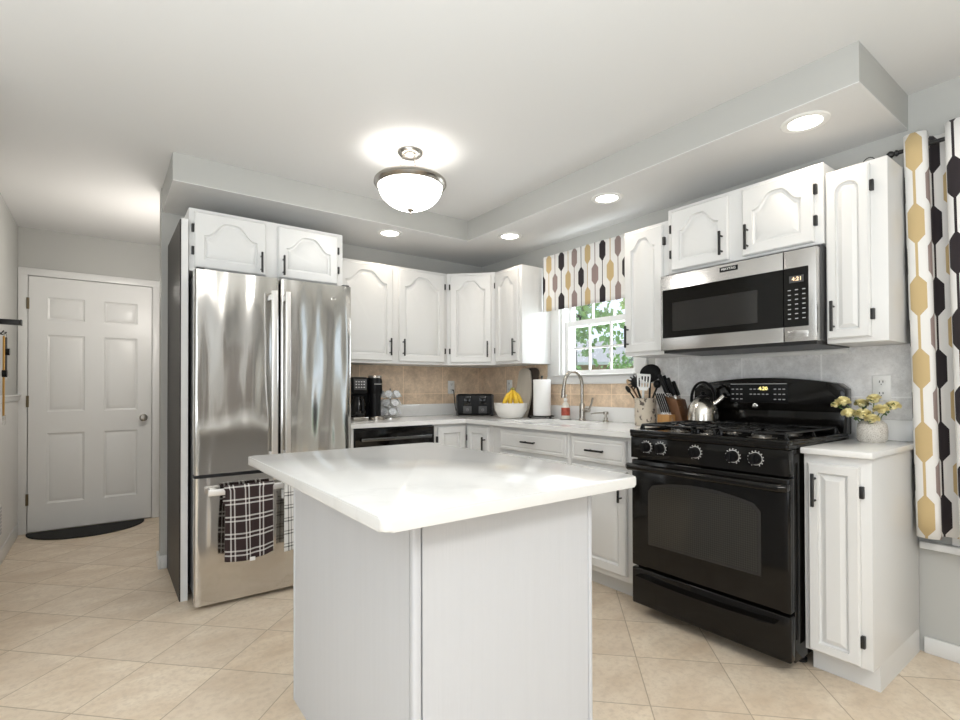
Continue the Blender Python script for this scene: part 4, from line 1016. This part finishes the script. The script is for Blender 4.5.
# ------------------------------------------------------------------ outside the sink window
GRASS = pm('lawn_grass', (0.12, 0.22, 0.05, 1), 0.9, var=0.4, vs=6)
MB().box(.6, 60, -30, 40, -.7, -.6).build('ground_lawn', GRASS, kind='structure')
FOL = [pm('leaf_bright_green', (0.42, 0.66, 0.24, 1), 0.6, var=0.5, vs=4), pm('leaf_mid_green', (0.26, 0.46, 0.16, 1), 0.6, var=0.5, vs=4), pm('leaf_blue_green', (0.22, 0.38, 0.22, 1), 0.6, var=0.5, vs=4)]
BARK = pm('tree_bark', (0.10, 0.07, 0.05, 1), 0.9, var=0.4, vs=12)
def tree(name, label, x, y, h, r, cz, nleaf, mat, size, trunk=True):
    t = thing(name, label, 'tree' if trunk else 'shrub', (x, y, -.6)); b = MB(); cl_ = [(random.uniform(-1, 1), random.uniform(-1, 1), random.uniform(-1, 1)) for _ in range(16)]
    for i in range(nleaf):
        c_ = random.choice(cl_); g = [random.gauss(0, .30) for _ in range(3)]
        p = Vector(((c_[0]*.62+g[0])*r, (c_[1]*.62+g[1])*r, cz+(c_[2]*.62+g[2])*(h-cz)*.9))
        if p.z < .05: p.z = .05+random.random()*.2
        a = Vector((random.gauss(0, 1), random.gauss(0, 1), random.gauss(0, 1))).normalized(); c2 = a.orthogonal().normalized(); s2 = a.cross(c2); q = size*random.uniform(.6, 1.3)
        b.bm.faces.new([b.bm.verts.new(v) for v in (p-c2*q, p+s2*q*.5, p+c2*q, p-s2*q*.5)])
    b.build('foliage', mat, t, smooth=False, recalc=False)
    if trunk:
        m = MB().tube([(0, 0, 0), (.05, .03, cz*.5), (-.04, .05, cz), (.06, 0, cz+(h-cz)*.5)], [.16, .12, .09, .04], 10)
        m.build('trunk', BARK, t)
        for a in range(5):
            an = a*1.26; MB().tube([(0, .03, cz*.75), (cos(an)*r*.35, sin(an)*r*.35, cz), (cos(an)*r*.75, sin(an)*r*.75, cz+(h-cz)*.35)], [.07, .045, .02], 8).build('branch', BARK, t)
tree('garden_tree', 'bright green tree with spreading crown outside the sink window', 8.6, 6.9, 6.8, 2.3, 4.7, 1500, FOL[0], .15)
tree('garden_tree', 'dark blue-green tree behind the left end of the neighbouring house', 14.6, 14.9, 5.4, 1.7, 3.6, 1500, FOL[2], .16)
tree('garden_tree', 'tall mid-green tree right of the neighbouring house', 33, 19.5, 10.5, 3.0, 6.4, 1500, FOL[1], .26)
tree('garden_shrub', 'green shrub low in the right of the window view', 12.0, 7.6, 2.9, .9, 1.7, 1100, FOL[0], .10, False)
tree('garden_shrub', 'green shrub low in the left of the window view', 10.6, 11.2, 3.0, .9, 1.8, 1100, FOL[1], .10, False)
hs = thing('neighbour_house', 'tan neighbouring house with grey roof and white gable trim beyond the garden', 'house', (22.5, 17.2, -.6), radians(-49.6))
HW = pm('tan_siding', (0.62, 0.40, 0.28, 1), 0.7, var=0.1, vs=3); RF = pm('grey_shingles', (0.40, 0.40, 0.42, 1), 0.8, var=0.2, vs=10)
MB().box(-6, 2.4, 0, 6, 0, 3.35).box(1.6, 7.0, -1.2, 6, 0, 3.3).build('wall', HW, hs)
Mr = rotm('Z', pi/2)
MB().prism([(-.5, 3.30), (6.5, 3.30), (3, 5.0)], -3.4, 6.4, Mr).build('roof', RF, hs)
MB().prism([(.9, 3.1), (7.7, 3.1), (4.3, 5.5)], -1.5, 6.2).build('gable_roof', RF, hs)
MB().prism([(.75, 3.0), (.75, 3.22), (4.3, 5.75), (7.85, 3.22), (7.85, 3.0), (4.3, 5.48)], -1.62, -1.45).build('gable_trim', TRIMW, hs)
MB().box(-6.3, 1.2, -.56, -.48, 3.18, 3.36).build('fascia', TRIMW, hs)
MB().box(-2.6, -1.2, -.04, 0, 1.6, 2.7).build('window_pane', BLKGL, hs)
